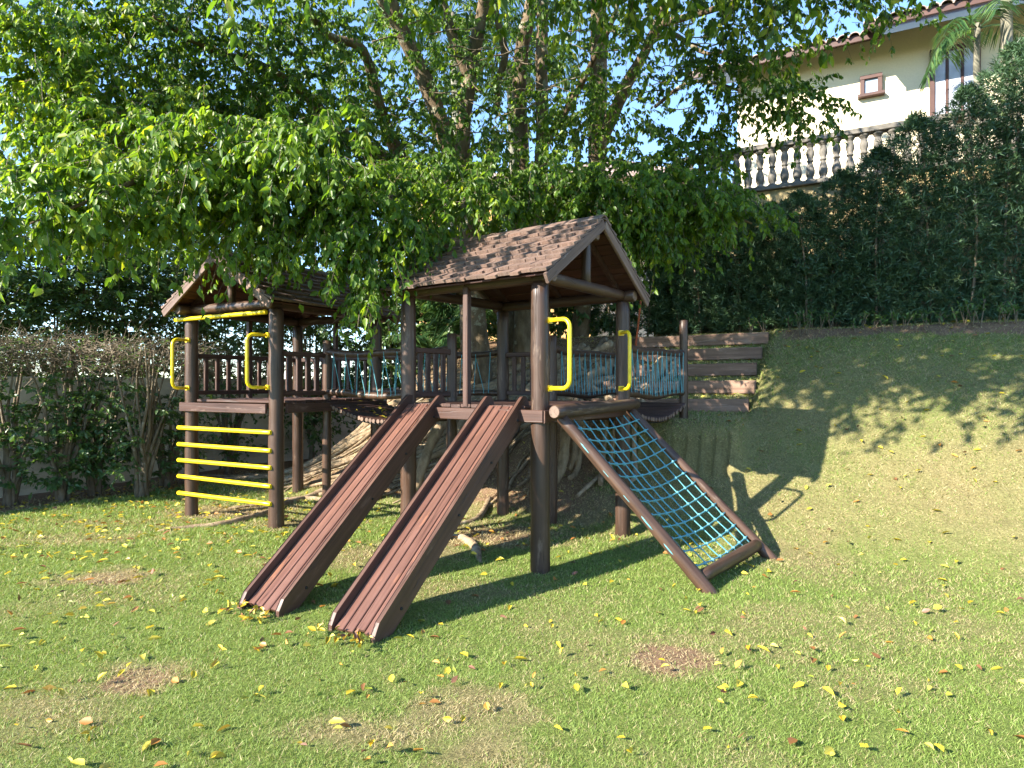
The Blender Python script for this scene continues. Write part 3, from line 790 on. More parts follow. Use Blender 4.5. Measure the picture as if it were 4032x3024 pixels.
# ------------------------------------------------------------------ house above the bank, retaining wall, balustrade
def boxf(name, p0, p1, w, h, mat, parent=None, c=.008): return bar(name, p0, p1, w, h, mat, parent, V(0, 0, 1), c)
def at_s(px, s):                                           # plan point on line s seen at photo column px
    k = (px - 2016) / F; d = s / (.48 * k + .88); return V(k * d, d, 0)
rw0, rw1 = at_s(2580, 12.35), at_s(4700, 12.35)
o = boxf('retaining_wall', rw0 + V(0, 0, 3.5), rw1 + V(0, 0, 3.5), .2, 2.9, M_RETAIN)
tag(o, 'ochre retaining wall behind the tall conifer hedge', 'wall')
bal = thing('balustrade', 'grey concrete balustrade of turned balusters along the house terrace', 'balustrade', (at_s(2920, 12.35) + V(0, 0, 4.95)).to_tuple())
b0, b1 = at_s(2700, 12.3), at_s(4600, 12.3); bd = (b1 - b0).normalized(); BL = (b1 - b0).length
boxf('base_course', b0 + V(0, 0, 4.985), b1 + V(0, 0, 4.985), .26, .07, M_STONE, bal)
boxf('top_rail', b0 + V(0, 0, 5.74), b1 + V(0, 0, 5.74), .2, .09, M_STONE, bal)
prof = [(.0, .078), (.035, .078), (.04, .055), (.075, .05), (.09, .062), (.13, .072), (.19, .074), (.25, .06), (.31, .042), (.34, .038), (.345, .056), (.365, .056), (.37, .04), (.41, .05), (.46, .066), (.51, .066), (.57, .048), (.60, .045), (.605, .06), (.63, .062), (.635, .078), (.67, .078)]
bv_, bf_ = [], []; SG = 14
for (z, r) in prof:
    sq = z < .036 or z > .634
    for k in range(SG):
        a = 2 * math.pi * k / SG; rr = r
        bv_.append((rr * math.cos(a), rr * math.sin(a), z))
for i in range(len(prof) - 1):
    for k in range(SG): bf_.append((i * SG + k, i * SG + (k + 1) % SG, (i + 1) * SG + (k + 1) % SG, (i + 1) * SG + k))
bal_me = mk_mesh('baluster', bv_, bf_, M_STONE, True)
nbal = int(BL / .205)
for i in range(nbal):
    p = b0 + bd * (.1 + .205 * i)
    put(bpy.data.objects.new('baluster', bal_me), Matrix.Translation(V(p.x, p.y, 5.022)) @ Matrix.Rotation(i * .7, 4, 'Z'), bal)

HS = 15.0
h0 = at_s(2905, HS); hd = E1.copy().normalized(); hn = V(hd.y, -hd.x, 0)      # hn faces the garden
if hn.y > 0: hn = -hn
house = thing('house', 'cream plastered house with clay tile roof above the balustrade', 'house', (h0 + V(0, 0, 4.9)).to_tuple())
hl = 12.0
boxf('wall', h0 - hn * 3 + hd * 0 + V(0, 0, 6.7), h0 - hn * 3 + hd * hl + V(0, 0, 6.7), 6.0, 3.75, M_CREAM, house, .01)
p = h0 + hn * .9 + V(0, 0, 4.9); boxf('terrace_floor', p - hd * .5 + hn * .4, p + hd * hl + hn * .4, 2.6, .1, M_STONE, house)
def roof_part(a, b, over, ze, rise, depth):
    """tiled slope from eave a-b"""
    dirv = (b - a).normalized(); L = (b - a).length
    e0 = a + hn * over + V(0, 0, ze)
    back = (-hn * depth + V(0, 0, rise)); bl = back.length; bk = back.normalized()
    upn = dirv.cross(bk); upn = -upn if upn.z < 0 else upn
    mid = e0 + back * .5 - upn * .05
    sl = bar('roof', mid, mid + dirv * L, bl, .05, M_FASCIA, house, upn)
    fz = e0 - upn * .04 - V(0, 0, .03)
    bar('fascia', fz + hn * .02, fz + dirv * L + hn * .02, .03, .13, M_FASCIA, sl, V(0, 0, 1))
    n = int(L / .2)
    tv, tf = [], []
    for k in range(9):
        an = math.pi * k / 8
        for (z, r) in ((0, .105), (bl + .1, .085)):
            tv.append((r * math.cos(an), r * .8 * math.sin(an), z))
            tv.append(((r - .018) * math.cos(an), (r - .018) * .8 * math.sin(an), z))
    for k in range(8):
        b_ = k * 4
        tf += [(b_, b_ + 4, b_ + 6, b_ + 2), (b_ + 1, b_ + 3, b_ + 7, b_ + 5), (b_, b_ + 1, b_ + 5, b_ + 4)]
    tm = mk_mesh('roof_tile', tv, tf, M_TILE, True)
    for i in range(n):
        q = e0 + dirv * (.1 + .2 * i) - bk * .09 - upn * .02
        M = Matrix((dirv, upn, dirv.cross(upn))).transposed().to_4x4()
        z = dirv.cross(upn)
        if z.dot(bk) < 0: M = Matrix((-dirv, upn, -z)).transposed().to_4x4()
        M.translation = q; put(bpy.data.objects.new('roof_tile', tm), M, sl)
    return sl
x2 = at_s(3400, HS - 1.1); l1 = (x2 - h0).dot(hd)
roof_part(h0 - hd * 1.0, h0 + hd * (l1 + .3), .75, 8.32, 1.3, 3.6)
roof_part(h0 + hd * l1, h0 + hd * hl, 1.25, 8.28, 1.25, 3.4)
# two windows of the house
def window(px0, py0, px1, py1, deep=.10, panes=2, curtain=False):
    a = at_s(px0, HS - .03); b = at_s(px1, HS - .03)
    z0 = CAMZ - (py1 - 1512) / F * ((a.y + b.y) / 2); z1 = CAMZ - (py0 - 1512) / F * ((a.y + b.y) / 2)
    wd = (b - a).length; c = (a + b) / 2 + hn * .02
    w = bar('window', c - hd * (wd / 2 + .04) + V(0, 0, z1), c + hd * (wd / 2 + .04) + V(0, 0, z1), .10, .08, M_FASCIA, house, V(0, 0, 1))
    bar('sill', c - hd * (wd / 2 + .08) + V(0, 0, z0 - .03), c + hd * (wd / 2 + .08) + V(0, 0, z0 - .03), .16, .06, M_FASCIA, w, V(0, 0, 1))
    for sg in (-1, 1): bar('frame', c + hd * sg * wd / 2 + V(0, 0, z0), c + hd * sg * wd / 2 + V(0, 0, z1 - .04), .08, .08, M_FASCIA, w, hd)
    for i in range(panes):
        pw = wd / panes; q = c + hd * (-wd / 2 + pw * (i + .5)) - hn * .005
        bar('pane', q + V(0, 0, z0), q + V(0, 0, z1 - .04), pw - .05, .015, M_CURTAIN if curtain else M_GLASS, w, hn)
        if i: bar('mullion', q - hd * pw / 2 + V(0, 0, z0), q - hd * pw / 2 + V(0, 0, z1 - .04), .04, .05, M_FASCIA, w, hn)
    return w
window(3395, 305, 3465, 370, panes=1)
window(3670, 190, 3850, 470, panes=3, curtain=True)

# far houses beyond the fig tree
def far_house(label, p, w, dep, zb, zw, zr, wm, win=()):
    t = thing('far_house', label, 'house', (p.x, p.y, zb))
    bar('wall', p + V(-w / 2, 0, (zb + zw) / 2), p + V(w / 2, 0, (zb + zw) / 2), dep, zw - zb, wm, t, V(0, 0, 1))
    v = [(-w / 2 - .5, -dep / 2 - .6, zw), (w / 2 + .5, -dep / 2 - .6, zw), (w / 2 + .5, dep / 2 + .6, zw), (-w / 2 - .5, dep / 2 + .6, zw), (-w / 2 + dep * .4, 0, zr), (w / 2 - dep * .4, 0, zr)]
    v += [(x, y, z - .18) for (x, y, z) in v[:4]]
    f = [(0, 1, 5, 4), (1, 2, 5), (2, 3, 4, 5), (3, 0, 4), (0, 6, 7, 1), (1, 7, 8, 2), (2, 8, 9, 3), (3, 9, 6, 0), (9, 8, 7, 6)]
    put(bpy.data.objects.new('roof', mk_mesh('roof', v, f, M_TILE)), Matrix.Translation(V(p.x, p.y, .01)), t)
    for (x, z, ww, hh) in win:
        f_ = bar('window', p + V(x - ww / 2, -dep / 2 - .02, z), p + V(x + ww / 2, -dep / 2 - .02, z), .08, hh, M_FASCIA, t, V(0, 0, 1))
        bar('pane', p + V(x - ww / 2 + .1, -dep / 2 - .065, z), p + V(x + ww / 2 - .1, -dep / 2 - .065, z), .02, hh - .2, M_GLASS, f_, V(0, 0, 1))
far_house('orange house with pale tile roof seen between the fig trunks', V(-.3, 27, 0), 6.5, 6, 2.4, 8.9, 10.4, M_ORANGE, ((-1.8, 7.4, 1.2, 1.3), (.4, 7.4, 1.2, 1.3)))
far_house('pale roofed house partly hidden behind the fig tree, left of the large one', V(5.2, 33, 0), 5.5, 5, 2.4, 11.4, 13.0, M_CREAM, ((-1, 9.6, 1.2, 1.3),))

# odd things on the terrace
pp_ = P(2500, 1285, 10.2); pp_.z = tz(pp_.x, pp_.y) - .05
o = log('orange_pole', pp_, P(2528, 1140, 10.5), .016, .016, M_ORPOLE, None, 10, 0, endmat=M_ORPOLE)
tag(o, 'thin orange pole leaning in the hedge behind the right tower', 'pole')

# ------------------------------------------------------------------ the big fig tree
fig = thing('fig_tree', 'huge spreading fig tree with many trunks and drooping glossy leaves', 'tree', (.2, 10.8, tz(.2, 10.8)))
def limb(spec, name='trunk', seg=12, n=5, mat=None):
    pts = [P(a, b, c) for (a, b, c, r) in spec]; rad = [r for (_, _, _, r) in spec]
    return tube(name, pts, rad, mat or M_BARK, fig, seg, n, .05)
def gz(px, d):
    x = (px - 2016) / F * d; return 1512 - (tz(x, d) - .15 - CAMZ) / d * F
limb([(1855, gz(1855, 10.6), 10.6, .16), (1835, 1150, 10.6, .13), (1790, 740, 10.5, .15), (1760, 560, 10.4, .14), (1663, 290, 10.2, .13), (1560, 70, 9.8, .11), (1490, -150, 9.3, .08), (1400, -500, 8.6, .05)])
limb([(1905, gz(1905, 10.4), 10.4, .17), (1870, 1150, 10.4, .13), (1829, 720, 10.3, .125), (1822, 535, 10.2, .12), (1850, 290, 10.1, .12), (1880, 140, 10.0, .10), (1910, -50, 9.8, .09), (1900, -400, 9.2, .06)])
limb([(1845, 300, 10.1, .10), (1790, 170, 9.9, .085), (1735, -20, 9.6, .07), (1650, -300, 9.0, .05)], 'limb')
limb([(2065, gz(2065, 10.8), 10.8, .20), (2063, 1200, 10.8, .14), (2110, 900, 10.8, .125), (2133, 615, 10.8, .115), (2133, 290, 10.7, .105), (2137, 0, 10.5, .095), (2150, -400, 10, .07)])
limb([(2150, 560, 10.8, .075), (2200, 480, 10.6, .07), (2256, 390, 10.3, .06), (2330, 250, 9.8, .045), (2420, 60, 9.2, .035), (2480, -200, 8.6, .02)], 'limb', 9)
limb([(2010, gz(2010, 11.2), 11.2, .2), (2030, 1000, 11.2, .15), (2053, 650, 11.1, .13), (2045, 350, 11, .12), (2060, 160, 10.8, .12), (2097, 0, 10.5, .11), (2150, -350, 9.8, .08)])
limb([(2280, gz(2280, 11.6), 11.6, .18), (2300, 1150, 11.4, .15), (2335, 850, 11.0, .15), (2352, 600, 10.8, .155), (2357, 217, 10.7, .14), (2357, 0, 10.5, .13), (2370, -400, 10, .09)])
limb([(2350, 590, 10.75, .12), (2422, 434, 10.5, .11), (2480, 310, 10.2, .095), (2538, 210, 9.9, .08), (2590, 108, 9.5, .07), (2700, 68, 9.1, .05), (2830, 30, 8.7, .04), (3000, -40, 8.3, .03)], 'limb', 10)
limb([(2560, 170, 9.8, .05), (2640, 130, 9.6, .04), (2780, 210, 9.3, .03), (2900, 190, 9.0, .018)], 'limb', 7)
limb([(2574, 120, 9.5, .055), (2610, 20, 9.3, .045), (2680, -100, 9.0, .035)], 'limb', 7)
limb([(2580, 420, 10.3, .03), (2700, 330, 9.6, .025), (2830, 330, 8.9, .02), (3000, 400, 8.4, .014), (3150, 480, 8.0, .008)], 'limb', 7)
limb([(1780, 800, 10.6, .13), (1583, 622, 10.2, .11), (1504, 448, 9.8, .09), (1430, 200, 9.2, .07), (1301, 145, 8.9, .06), (1200, 22, 8.4, .05), (1080, -160, 7.8, .03)], 'limb', 10)
limb([(1700, 760, 10.5, .13), (1540, 640, 10.0, .11), (1337, 520, 9.3, .09), (1222, 390, 8.8, .075), (1050, 270, 8.2, .055), (820, 190, 7.5, .04), (600, 60, 6.9, .025)], 'limb', 10)
limb([(1670, 282, 10.2, .09), (1590, 150, 9.9, .08), (1497, 0, 9.6, .06), (1400, -250, 9.0, .04)], 'limb', 8)
limb([(1960, 420, 10.6, .045), (1960, 333, 10.4, .055), (1988, 217, 10.2, .06), (1965, 110, 10.1, .055), (1938, -20, 10.0, .05)], 'limb', 8)
limb([(1660, 700, 10.2, .10), (1450, 700, 9.2, .08), (1200, 640, 8.0, .06), (950, 600, 6.9, .045), (700, 640, 6.0, .032), (430, 760, 5.2, .02), (120, 880, 4.6, .008)], 'limb', 8)
limb([(1740, 760, 10.2, .09), (1640, 760, 9.2, .07), (1520, 780, 8.0, .055), (1380, 760, 6.9, .04), (1250, 800, 6.3, .025), (1150, 900, 6.0, .012)], 'limb', 8)
limb([(1900, 780, 10.3, .08), (1880, 760, 9.0, .06), (1850, 760, 7.8, .04), (1820, 800, 6.7, .025), (1840, 880, 6.2, .01)], 'limb', 8)
limb([(2200, 800, 10.8, .08), (2330, 760, 9.8, .06), (2520, 760, 8.8, .045), (2750, 800, 8.0, .03), (2960, 880, 7.6, .012)], 'limb', 8)
limb([(1000, 490, 8.6, .05), (840, 480, 7.9, .045), (640, 500, 7.3, .035), (450, 430, 6.8, .02), (250, 330, 6.3, .01)], 'limb', 8)
for k in range(70):                                        # bare wiry branchlets in the middle of the crown
    a, b, d = random.uniform(1250, 2850), random.uniform(60, 700), random.uniform(8.4, 10)
    if a > 2450: b = random.uniform(40, 420)
    an = random.uniform(-.5, .5) + (0 if random.random() < .5 else math.pi); ln = random.uniform(90, 260)
    pts = [(a, b)]
    for i in range(5):
        an += random.uniform(-.5, .5); a += ln / 5 * math.cos(an); b += ln / 5 * math.sin(an) * .7 + random.uniform(-12, 12); pts.append((a, b))
    tube('branchlet', [P(x, y, d + i * .05) for i, (x, y) in enumerate(pts)], [.012, .010, .008, .007, .005, .003], M_TWIG, fig, 5, 2)

# roots running down the bank
def ground_pts(path, lift):
    out = []
    for (x, y) in path: out.append(V(x, y, tz(x, y) + lift))
    return out
for k in range(64):
    s0 = random.uniform(8.0, 10.0); u0 = random.uniform(-6.6, -3.0) if k < 48 else random.uniform(-4.2, -3.0)
    s_, u_ = s0, u0; path = []; du = random.uniform(-.20, .05) - .10; n = random.randint(12, 22)
    for i in range(n):
        path.append(from_su(s_, u_)); s_ -= random.uniform(.10, .19); u_ += du * .8 + random.uniform(-.045, .045); du += random.uniform(-.03, .03)
        if s_ < 6.2: break
    r = random.choice([.022, .03, .04, .055, .075]) * random.uniform(.8, 1.2); m = len(path)
    tube('root', ground_pts(path, r * .35), [r * (1 - .75 * i / m) for i in range(m)], M_ROOT, fig, 8, 2, .10)
for k in range(26):                                        # the tangled root mass under and behind the right tower
    u_ = random.uniform(-5.0, -2.2); s_ = random.uniform(8.4, 10.2); path = []; 
    for i in range(random.randint(9, 16)):
        path.append(from_su(s_, u_)); s_ -= random.uniform(.10, .22); u_ += random.uniform(-.07, .07)
        if s_ < 6.1: break
    r = random.choice([.03, .05, .07, .10]) * random.uniform(.8, 1.2); m = len(path)
    tube('root', ground_pts(path, r * .55), [r * (1 - .65 * i / m) for i in range(m)], M_ROOT if k % 3 else M_BARK, fig, 8, 2, .10)
def lawn_root(pts, rad, lift=.25):
    pp = []
    for (px, py) in pts:
        d = CAMZ * F / (py - 1512); pp.append(((px - 2016) / F * d, d))
    tube('root', [V(x, y, tz(x, y) + r * lift) for (x, y), r in zip(pp, rad)], rad, M_ROOT, fig, 9, 4, .10)
lawn_root([(1330, 1945), (1230, 1960), (1120, 1990), (1060, 2020), (960, 2050), (860, 2072), (740, 2082), (620, 2095)], [.05, .05, .048, .045, .04, .035, .026, .012])
lawn_root([(1290, 1975), (1180, 1968), (1050, 1985), (900, 2000)], [.035, .035, .03, .012])
lawn_root([(1780, 2110), (1830, 2125), (1868, 2155), (1885, 2195), (1890, 2215)], [.02, .045, .045, .03, .012], .05)
lawn_root([(1930, 2010), (1880, 2050), (1800, 2072), (1720, 2090)], [.03, .035, .03, .012], .3)
for (pts, r0) in (([(2230, 1640, 7.6), (2225, 1740, 7.4), (2215, 1830, 7.25), (2190, 1900, 7.1)], .07), ([(2290, 1650, 7.7), (2262, 1740, 7.5), (2258, 1800, 7.35), (2240, 1850, 7.3)], .05),
                  ([(1760, 1640, 8.4), (1700, 1740, 8.1), (1660, 1850, 7.9), (1640, 1930, 7.8)], .08), ([(1840, 1640, 8.4), (1780, 1760, 8.0), (1720, 1880, 7.8), (1690, 1950, 7.7)], .07), ([(1930, 1650, 8.3), (1890, 1780, 8.0), (1850, 1900, 7.8)], .06)):
    tube('root', [P(*q) for q in pts], [r0, r0 * .9, r0 * .75, r0 * .5][:len(pts)], M_ROOT, fig, 9, 4, .1)

# crown: masses of drooping sprays, x y d (photo columns only help to find the place), radii, sprays
crown_parts = []; crown_twigs = []; near_leaves = []
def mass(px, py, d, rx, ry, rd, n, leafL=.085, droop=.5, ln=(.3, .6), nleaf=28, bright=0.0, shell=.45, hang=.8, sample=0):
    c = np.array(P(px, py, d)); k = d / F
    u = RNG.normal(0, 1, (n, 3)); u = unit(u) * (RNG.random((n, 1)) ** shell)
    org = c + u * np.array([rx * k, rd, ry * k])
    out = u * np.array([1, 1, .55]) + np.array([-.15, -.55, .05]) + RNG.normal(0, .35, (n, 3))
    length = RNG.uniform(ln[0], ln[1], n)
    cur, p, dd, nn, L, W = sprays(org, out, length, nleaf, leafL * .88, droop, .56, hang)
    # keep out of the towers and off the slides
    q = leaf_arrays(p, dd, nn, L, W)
    rnd = np.clip(RNG.beta(2, 2.6, len(p)) + bright + np.repeat(RNG.normal(0, .08, n), nleaf), 0, 1)  # sun and shade on each mass painted into leaf tone, plus random spread
    if sample:
        pick = RNG.choice(len(p), sample, replace=False)
        for i in pick: near_leaves.append((p[i], dd[i], nn[i], L[i], W[i], rnd[i]))
        keep = np.ones(len(p), bool); keep[pick] = False
        q = leaf_arrays(p[keep], dd[keep], nn[keep], L[keep], W[keep]); rnd = rnd[keep]
    crown_parts.append((q[0], q[1], np.repeat(rnd, 2)))
    crown_twigs.append(twig_arrays(cur, RNG.uniform(.0025, .0045, n)))
# near hanging branches, left (the long bough)
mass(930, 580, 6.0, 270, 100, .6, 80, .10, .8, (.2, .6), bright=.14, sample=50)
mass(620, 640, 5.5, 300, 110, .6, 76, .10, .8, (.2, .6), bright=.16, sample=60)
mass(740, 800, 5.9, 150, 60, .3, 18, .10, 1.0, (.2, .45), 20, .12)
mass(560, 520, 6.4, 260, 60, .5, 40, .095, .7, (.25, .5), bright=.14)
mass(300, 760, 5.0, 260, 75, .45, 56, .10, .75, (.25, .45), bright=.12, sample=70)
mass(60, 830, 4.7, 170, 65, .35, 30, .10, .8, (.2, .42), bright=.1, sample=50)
mass(100, 940, 4.7, 130, 40, .2, 8, .10, 1.0, (.2, .3), 14, .1)
mass(420, 880, 5.3, 120, 50, .3, 12, .10, 1.0, (.25, .38), 18, .1)
# over the left roof and between the towers
mass(800, 730, 6.2, 280, 100, .5, 90, .095, .8, (.3, .5), bright=.08, sample=40)
mass(1130, 740, 6.2, 280, 150, .6, 150, .095, .8, (.3, .55), bright=.05, sample=30)
mass(1420, 800, 6.3, 240, 170, .5, 150, .092, .8, (.3, .55), bright=.02)
mass(1180, 900, 6.0, 170, 80, .3, 40, .095, 1.0, (.25, .42), 24, .06)
mass(1440, 990, 6.0, 120, 110, .25, 48, .095, 1.1, (.25, .42), 26, .04)
mass(1490, 1130, 5.95, 60, 70, .15, 17, .095, 1.2, (.22, .36), 20, .04)
mass(960, 940, 5.8, 60, 30, .12, 5, .095, 1.2, (.2, .32), 16, .1)
mass(1630, 880, 6.2, 110, 90, .3, 40, .092, .9, (.25, .42), 26, .0)
# above and behind the right roof
mass(1870, 770, 6.4, 140, 50, .3, 30, .09, .9, (.2, .38), 26, .1)
mass(1750, 720, 7.3, 300, 110, .6, 150, .09, .7, (.3, .5))
mass(2150, 730, 7.7, 320, 100, .6, 170, .09, .7, (.3, .5), bright=.02)
mass(2450, 770, 7.6, 250, 110, .6, 150, .09, .7, (.3, .5), bright=.03)
mass(2720, 780, 7.7, 190, 95, .5, 95, .09, .75, (.25, .55), bright=.02)
mass(2480, 930, 7.9, 110, 70, .3, 40, .09, .9, (.25, .5), bright=.03)
mass(2880, 820, 7.6, 130, 55, .4, 40, .09, .75, (.25, .42), bright=.0)
mass(2620, 660, 8.4, 240, 140, .7, 110, .09, .7, (.3, .5), bright=-.05)
mass(2570, 920, 7.9, 170, 50, .4, 44, .09, .8, (.25, .42))
mass(1100, 560, 5.25, 130, 60, .3, 16, .10, .8, (.25, .4), bright=.08)
mass(1310, 470, 5.0, 110, 50, .25, 11, .10, .8, (.25, .4), bright=.06)
for k_ in range(16):                                       # single sprays hanging out of the lower edge
    a_ = random.uniform(60, 1150) if k_ < 10 else random.uniform(2050, 2980)
    d_ = np.interp(a_, [0, 600, 1150, 2050, 3000], [4.7, 5.5, 6.0, 7.7, 7.6]); e_ = np.interp(a_, [0, 300, 700, 1150, 2050, 2500, 3000], [930, 880, 800, 930, 800, 930, 850])
    mass(a_, e_ + random.uniform(-60, 40), d_, 45, 30, .15, 5, .10, 1.1, (.2, .5), 18, .10)
# upper left
mass(200, 200, 6.6, 380, 280, 1.0, 250, .095, .6, (.3, .7), bright=.18)
mass(720, 430, 6.7, 160, 60, .4, 24, .095, .7, (.25, .5), bright=.14)
mass(430, 440, 6.3, 130, 50, .4, 18, .095, .7, (.25, .5), bright=.16)
mass(350, 380, 7.4, 380, 200, .9, 120, .09, .6, (.35, .7), bright=.06)
mass(700, 280, 7.8, 400, 300, 1.3, 330, .09, .6, (.35, .7), bright=-.02)
mass(1100, 300, 8.4, 350, 300, 1.2, 260, .09, .6, (.35, .7), bright=-.05)
mass(380, 540, 6.4, 200, 60, .5, 30, .09, .6, (.3, .6), bright=.12)
mass(40, 640, 6.0, 90, 60, .4, 14, .09, .6, (.25, .5), bright=.05)
mass(900, 560, 8.0, 500, 160, 1.2, 220, .09, .6, (.35, .7), bright=-.04)
mass(1350, 600, 8.8, 300, 200, 1.0, 150, .09, .6, (.35, .7), bright=-.05)
mass(420, 700, 7.8, 260, 70, .8, 50, .09, .6, (.3, .6))
mass(500, -150, 7.5, 900, 250, 1.6, 320, .09, .6, (.4, .8), bright=.0)
# upper middle, between the trunks
mass(1500, 250, 9.9, 350, 330, .9, 110, .09, .6, (.3, .6), bright=-.05)
mass(1850, 330, 10.2, 350, 330, 1.0, 120, .09, .6, (.3, .6), bright=-.03)
mass(2250, 350, 10.6, 350, 330, .9, 130, .09, .6, (.3, .6), bright=-.02)
mass(2330, 420, 9.0, 230, 130, .6, 75, .09, .7, (.3, .6), bright=.03)
mass(1950, 560, 9.3, 500, 150, .8, 120, .09, .7, (.3, .6), bright=-.02)
mass(2100, -90, 9.9, 700, 180, 1.3, 190, .09, .6, (.4, .7), bright=-.04)
mass(1750, 700, 9.4, 420, 90, .7, 80, .09, .7, (.3, .6))
mass(1350, 120, 11.2, 420, 260, .8, 130, .11, .6, (.35, .7), bright=-.06)
mass(1750, 420, 11.9, 380, 240, .6, 110, .11, .6, (.35, .7), bright=-.06)
mass(2150, 200, 12.0, 330, 260, .6, 90, .11, .6, (.35, .7), bright=-.06)
mass(1250, 480, 10.6, 330, 200, .8, 120, .10, .6, (.35, .7), bright=-.05)
mass(1700, 60, 11.4, 300, 160, .6, 60, .11, .6, (.35, .7), bright=-.05)
# right, in front of the neighbouring house
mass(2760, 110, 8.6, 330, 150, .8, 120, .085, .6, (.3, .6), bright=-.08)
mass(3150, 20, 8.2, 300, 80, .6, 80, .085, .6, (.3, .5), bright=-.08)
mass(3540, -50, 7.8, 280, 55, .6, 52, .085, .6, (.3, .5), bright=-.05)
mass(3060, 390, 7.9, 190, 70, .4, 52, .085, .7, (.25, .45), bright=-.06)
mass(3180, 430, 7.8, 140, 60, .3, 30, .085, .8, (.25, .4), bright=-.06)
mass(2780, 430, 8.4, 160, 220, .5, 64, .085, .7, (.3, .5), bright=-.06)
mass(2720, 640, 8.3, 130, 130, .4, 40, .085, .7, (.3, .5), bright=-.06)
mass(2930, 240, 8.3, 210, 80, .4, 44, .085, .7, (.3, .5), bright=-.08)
# the part of the crown above the picture
def mass_w(x, y, z, rx, ry, rz, n, leafL=.135, nleaf=19):
    u = unit(RNG.normal(0, 1, (n, 3))) * (RNG.random((n, 1)) ** .4); org = np.array([x, y, z]) + u * np.array([rx, ry, rz])
    out = u + RNG.normal(0, .3, (n, 3)); cur, p, dd, nn, L, W = sprays(org, out, RNG.uniform(.5, 1.0, n), nleaf, leafL, .5, .5)
    q = leaf_arrays(p, dd, nn, L, W); crown_parts.append((q[0], q[1], np.repeat(RNG.random(len(p)), 2)))
    crown_twigs.append(twig_arrays(cur, RNG.uniform(.003, .006, n)))
mass_w(-2.2, 6.6, 7.3, 2.2, 1.4, 1.2, 240)
mass_w(.6, 6.6, 7.0, 1.7, 1.2, 1.1, 220)
mass_w(2.6, 7.0, 6.6, 1.6, 1.0, .9, 150)
mass_w(0, 9.0, 9.0, 3.5, 2.0, 1.2, 200)
mass_w(-1.7, 4.3, 6.0, 1.0, .5, .55, 90)
mass_w(0, 4.3, 6.4, 1.1, .6, .6, 110)
mass_w(1.5, 4.7, 6.7, 1.2, .7, .7, 120)
mass_w(-.4, 5.3, 6.9, 1.3, .6, .6, 90)
for (a_, b_, c_) in ((-2.05, 4.45, 5.62), (-1.45, 4.2, 5.4), (-2.3, 4.3, 5.3), (-.75, 4.05, 5.55), (-.15, 3.75, 5.4), (.5, 3.7, 5.75)): mass_w(a_, b_, c_, .40, .3, .22, 40)
for (a_, b_, c_) in ((-1.7, 4.9, 6.0), (-1.0, 4.8, 6.05), (-.3, 4.6, 6.1), (.5, 4.5, 6.2)): mass_w(a_, b_, c_, .55, .4, .25, 46)
tag(foliage_obj('crown', crown_parts, M_FICUS, fig, M_TWIG, crown_twigs), kind='stuff')
# the leaves nearest the eye, one by one
lm = []
for k in range(4):
    q = leaf_arrays(np.zeros((1, 3)), np.array([[0, 1., 0]]), np.array([[0, 0, 1.]]), np.ones(1), np.array([.56]), .10 + .05 * k, .06 + .06 * k)
    m = np_mesh('leaf', q[0], q[1], M_FICUS, {'rnd': np.full(2, .35 + .18 * k)}); lm.append(m)
for (p, dd, nn, L, W, r) in near_leaves[:300]:
    y = Vector(dd).normalized(); z = Vector(nn); z = (z - y * z.dot(y)).normalized(); x = y.cross(z)
    M = Matrix((x, y, z)).transposed().to_4x4() @ Matrix.Scale(float(L), 4); M.translation = Vector(p)
    put(bpy.data.objects.new('leaf', lm[min(3, int(r * 4))]), M, fig)

# ------------------------------------------------------------------ trees and shrubs along the left wall
def leafy_tree(name, label, cat, base, top_z, w, n, mat, leafL, group, stems=5, spread=.6, low=.3, dens_dir=None, nleaf=24):
    t = thing(name, label, cat, base.to_tuple(), group)
    for k in range(stems):
        an = random.uniform(0, 6.28); r = w * spread * random.uniform(.3, 1)
        h = (top_z - base.z) * random.uniform(.6, .95)
        pts = [base + V(random.uniform(-.08, .08), random.uniform(-.08, .08), -.1)]
        for i in range(1, 5): 
            f = i / 4; pts.append(base + V(math.cos(an) * r * f ** 1.3 + random.uniform(-.06, .06), math.sin(an) * r * f ** 1.3 + random.uniform(-.06, .06), h * f))
        tube('trunk', pts, [.035, .028, .02, .013, .006], M_TWIG, t, 7, 3, .06)
    H = top_z - base.z
    u = unit(RNG.normal(0, 1, (n, 3))) * (RNG.random((n, 1)) ** .45)
    org = np.array(base) + np.array([0, 0, H * (low + 1) / 2]) + u * np.array([w, w, H * (1 - low) / 2])
    cur, p, dd, nn, L, W = sprays(org, u + np.array([0, 0, .5]) + RNG.normal(0, .4, (n, 3)), RNG.uniform(.2, .5, n), nleaf, leafL, .25, .5, .25)
    q = leaf_arrays(p, dd, nn, L, W)
    foliage_obj('crown', [(q[0], q[1], np.repeat(np.clip(RNG.beta(2, 2.5, len(p)), 0, 1), 2))], mat, t, M_TWIG, [twig_arrays(cur, RNG.uniform(.003, .005, n))])
    return t
labs = ['bushy evergreen tree over the wall at the left picture edge', 'bushy evergreen tree over the wall, second from the left edge', 'bushy evergreen tree over the wall left of the ladder tower',
        'bushy evergreen tree over the wall behind the ladder tower', 'bushy evergreen tree behind the bridge between the towers', 'dark evergreen tree behind the root bank']
for i, (s_, off, tp, w) in enumerate(((4.1, -.85, 3.9, .85), (5.3, -.9, 4.3, .95), (6.6, -.85, 4.7, 1.05), (8.0, -.6, 5.0, 1.1), (9.2, .5, 5.2, 1.2), (10.6, 1.9, 5.2, 1.2))):
    p = wall_pt(s_, off); p.z = 0
    leafy_tree('evergreen_tree', labs[i], 'tree', p, tp, w, (600, 660, 720, 780, 720, 640)[i], M_HEDGE, .088, 'evergreen trees along the left wall', 6, .8, (.3, .3, .28, .2, .05, .0)[i])
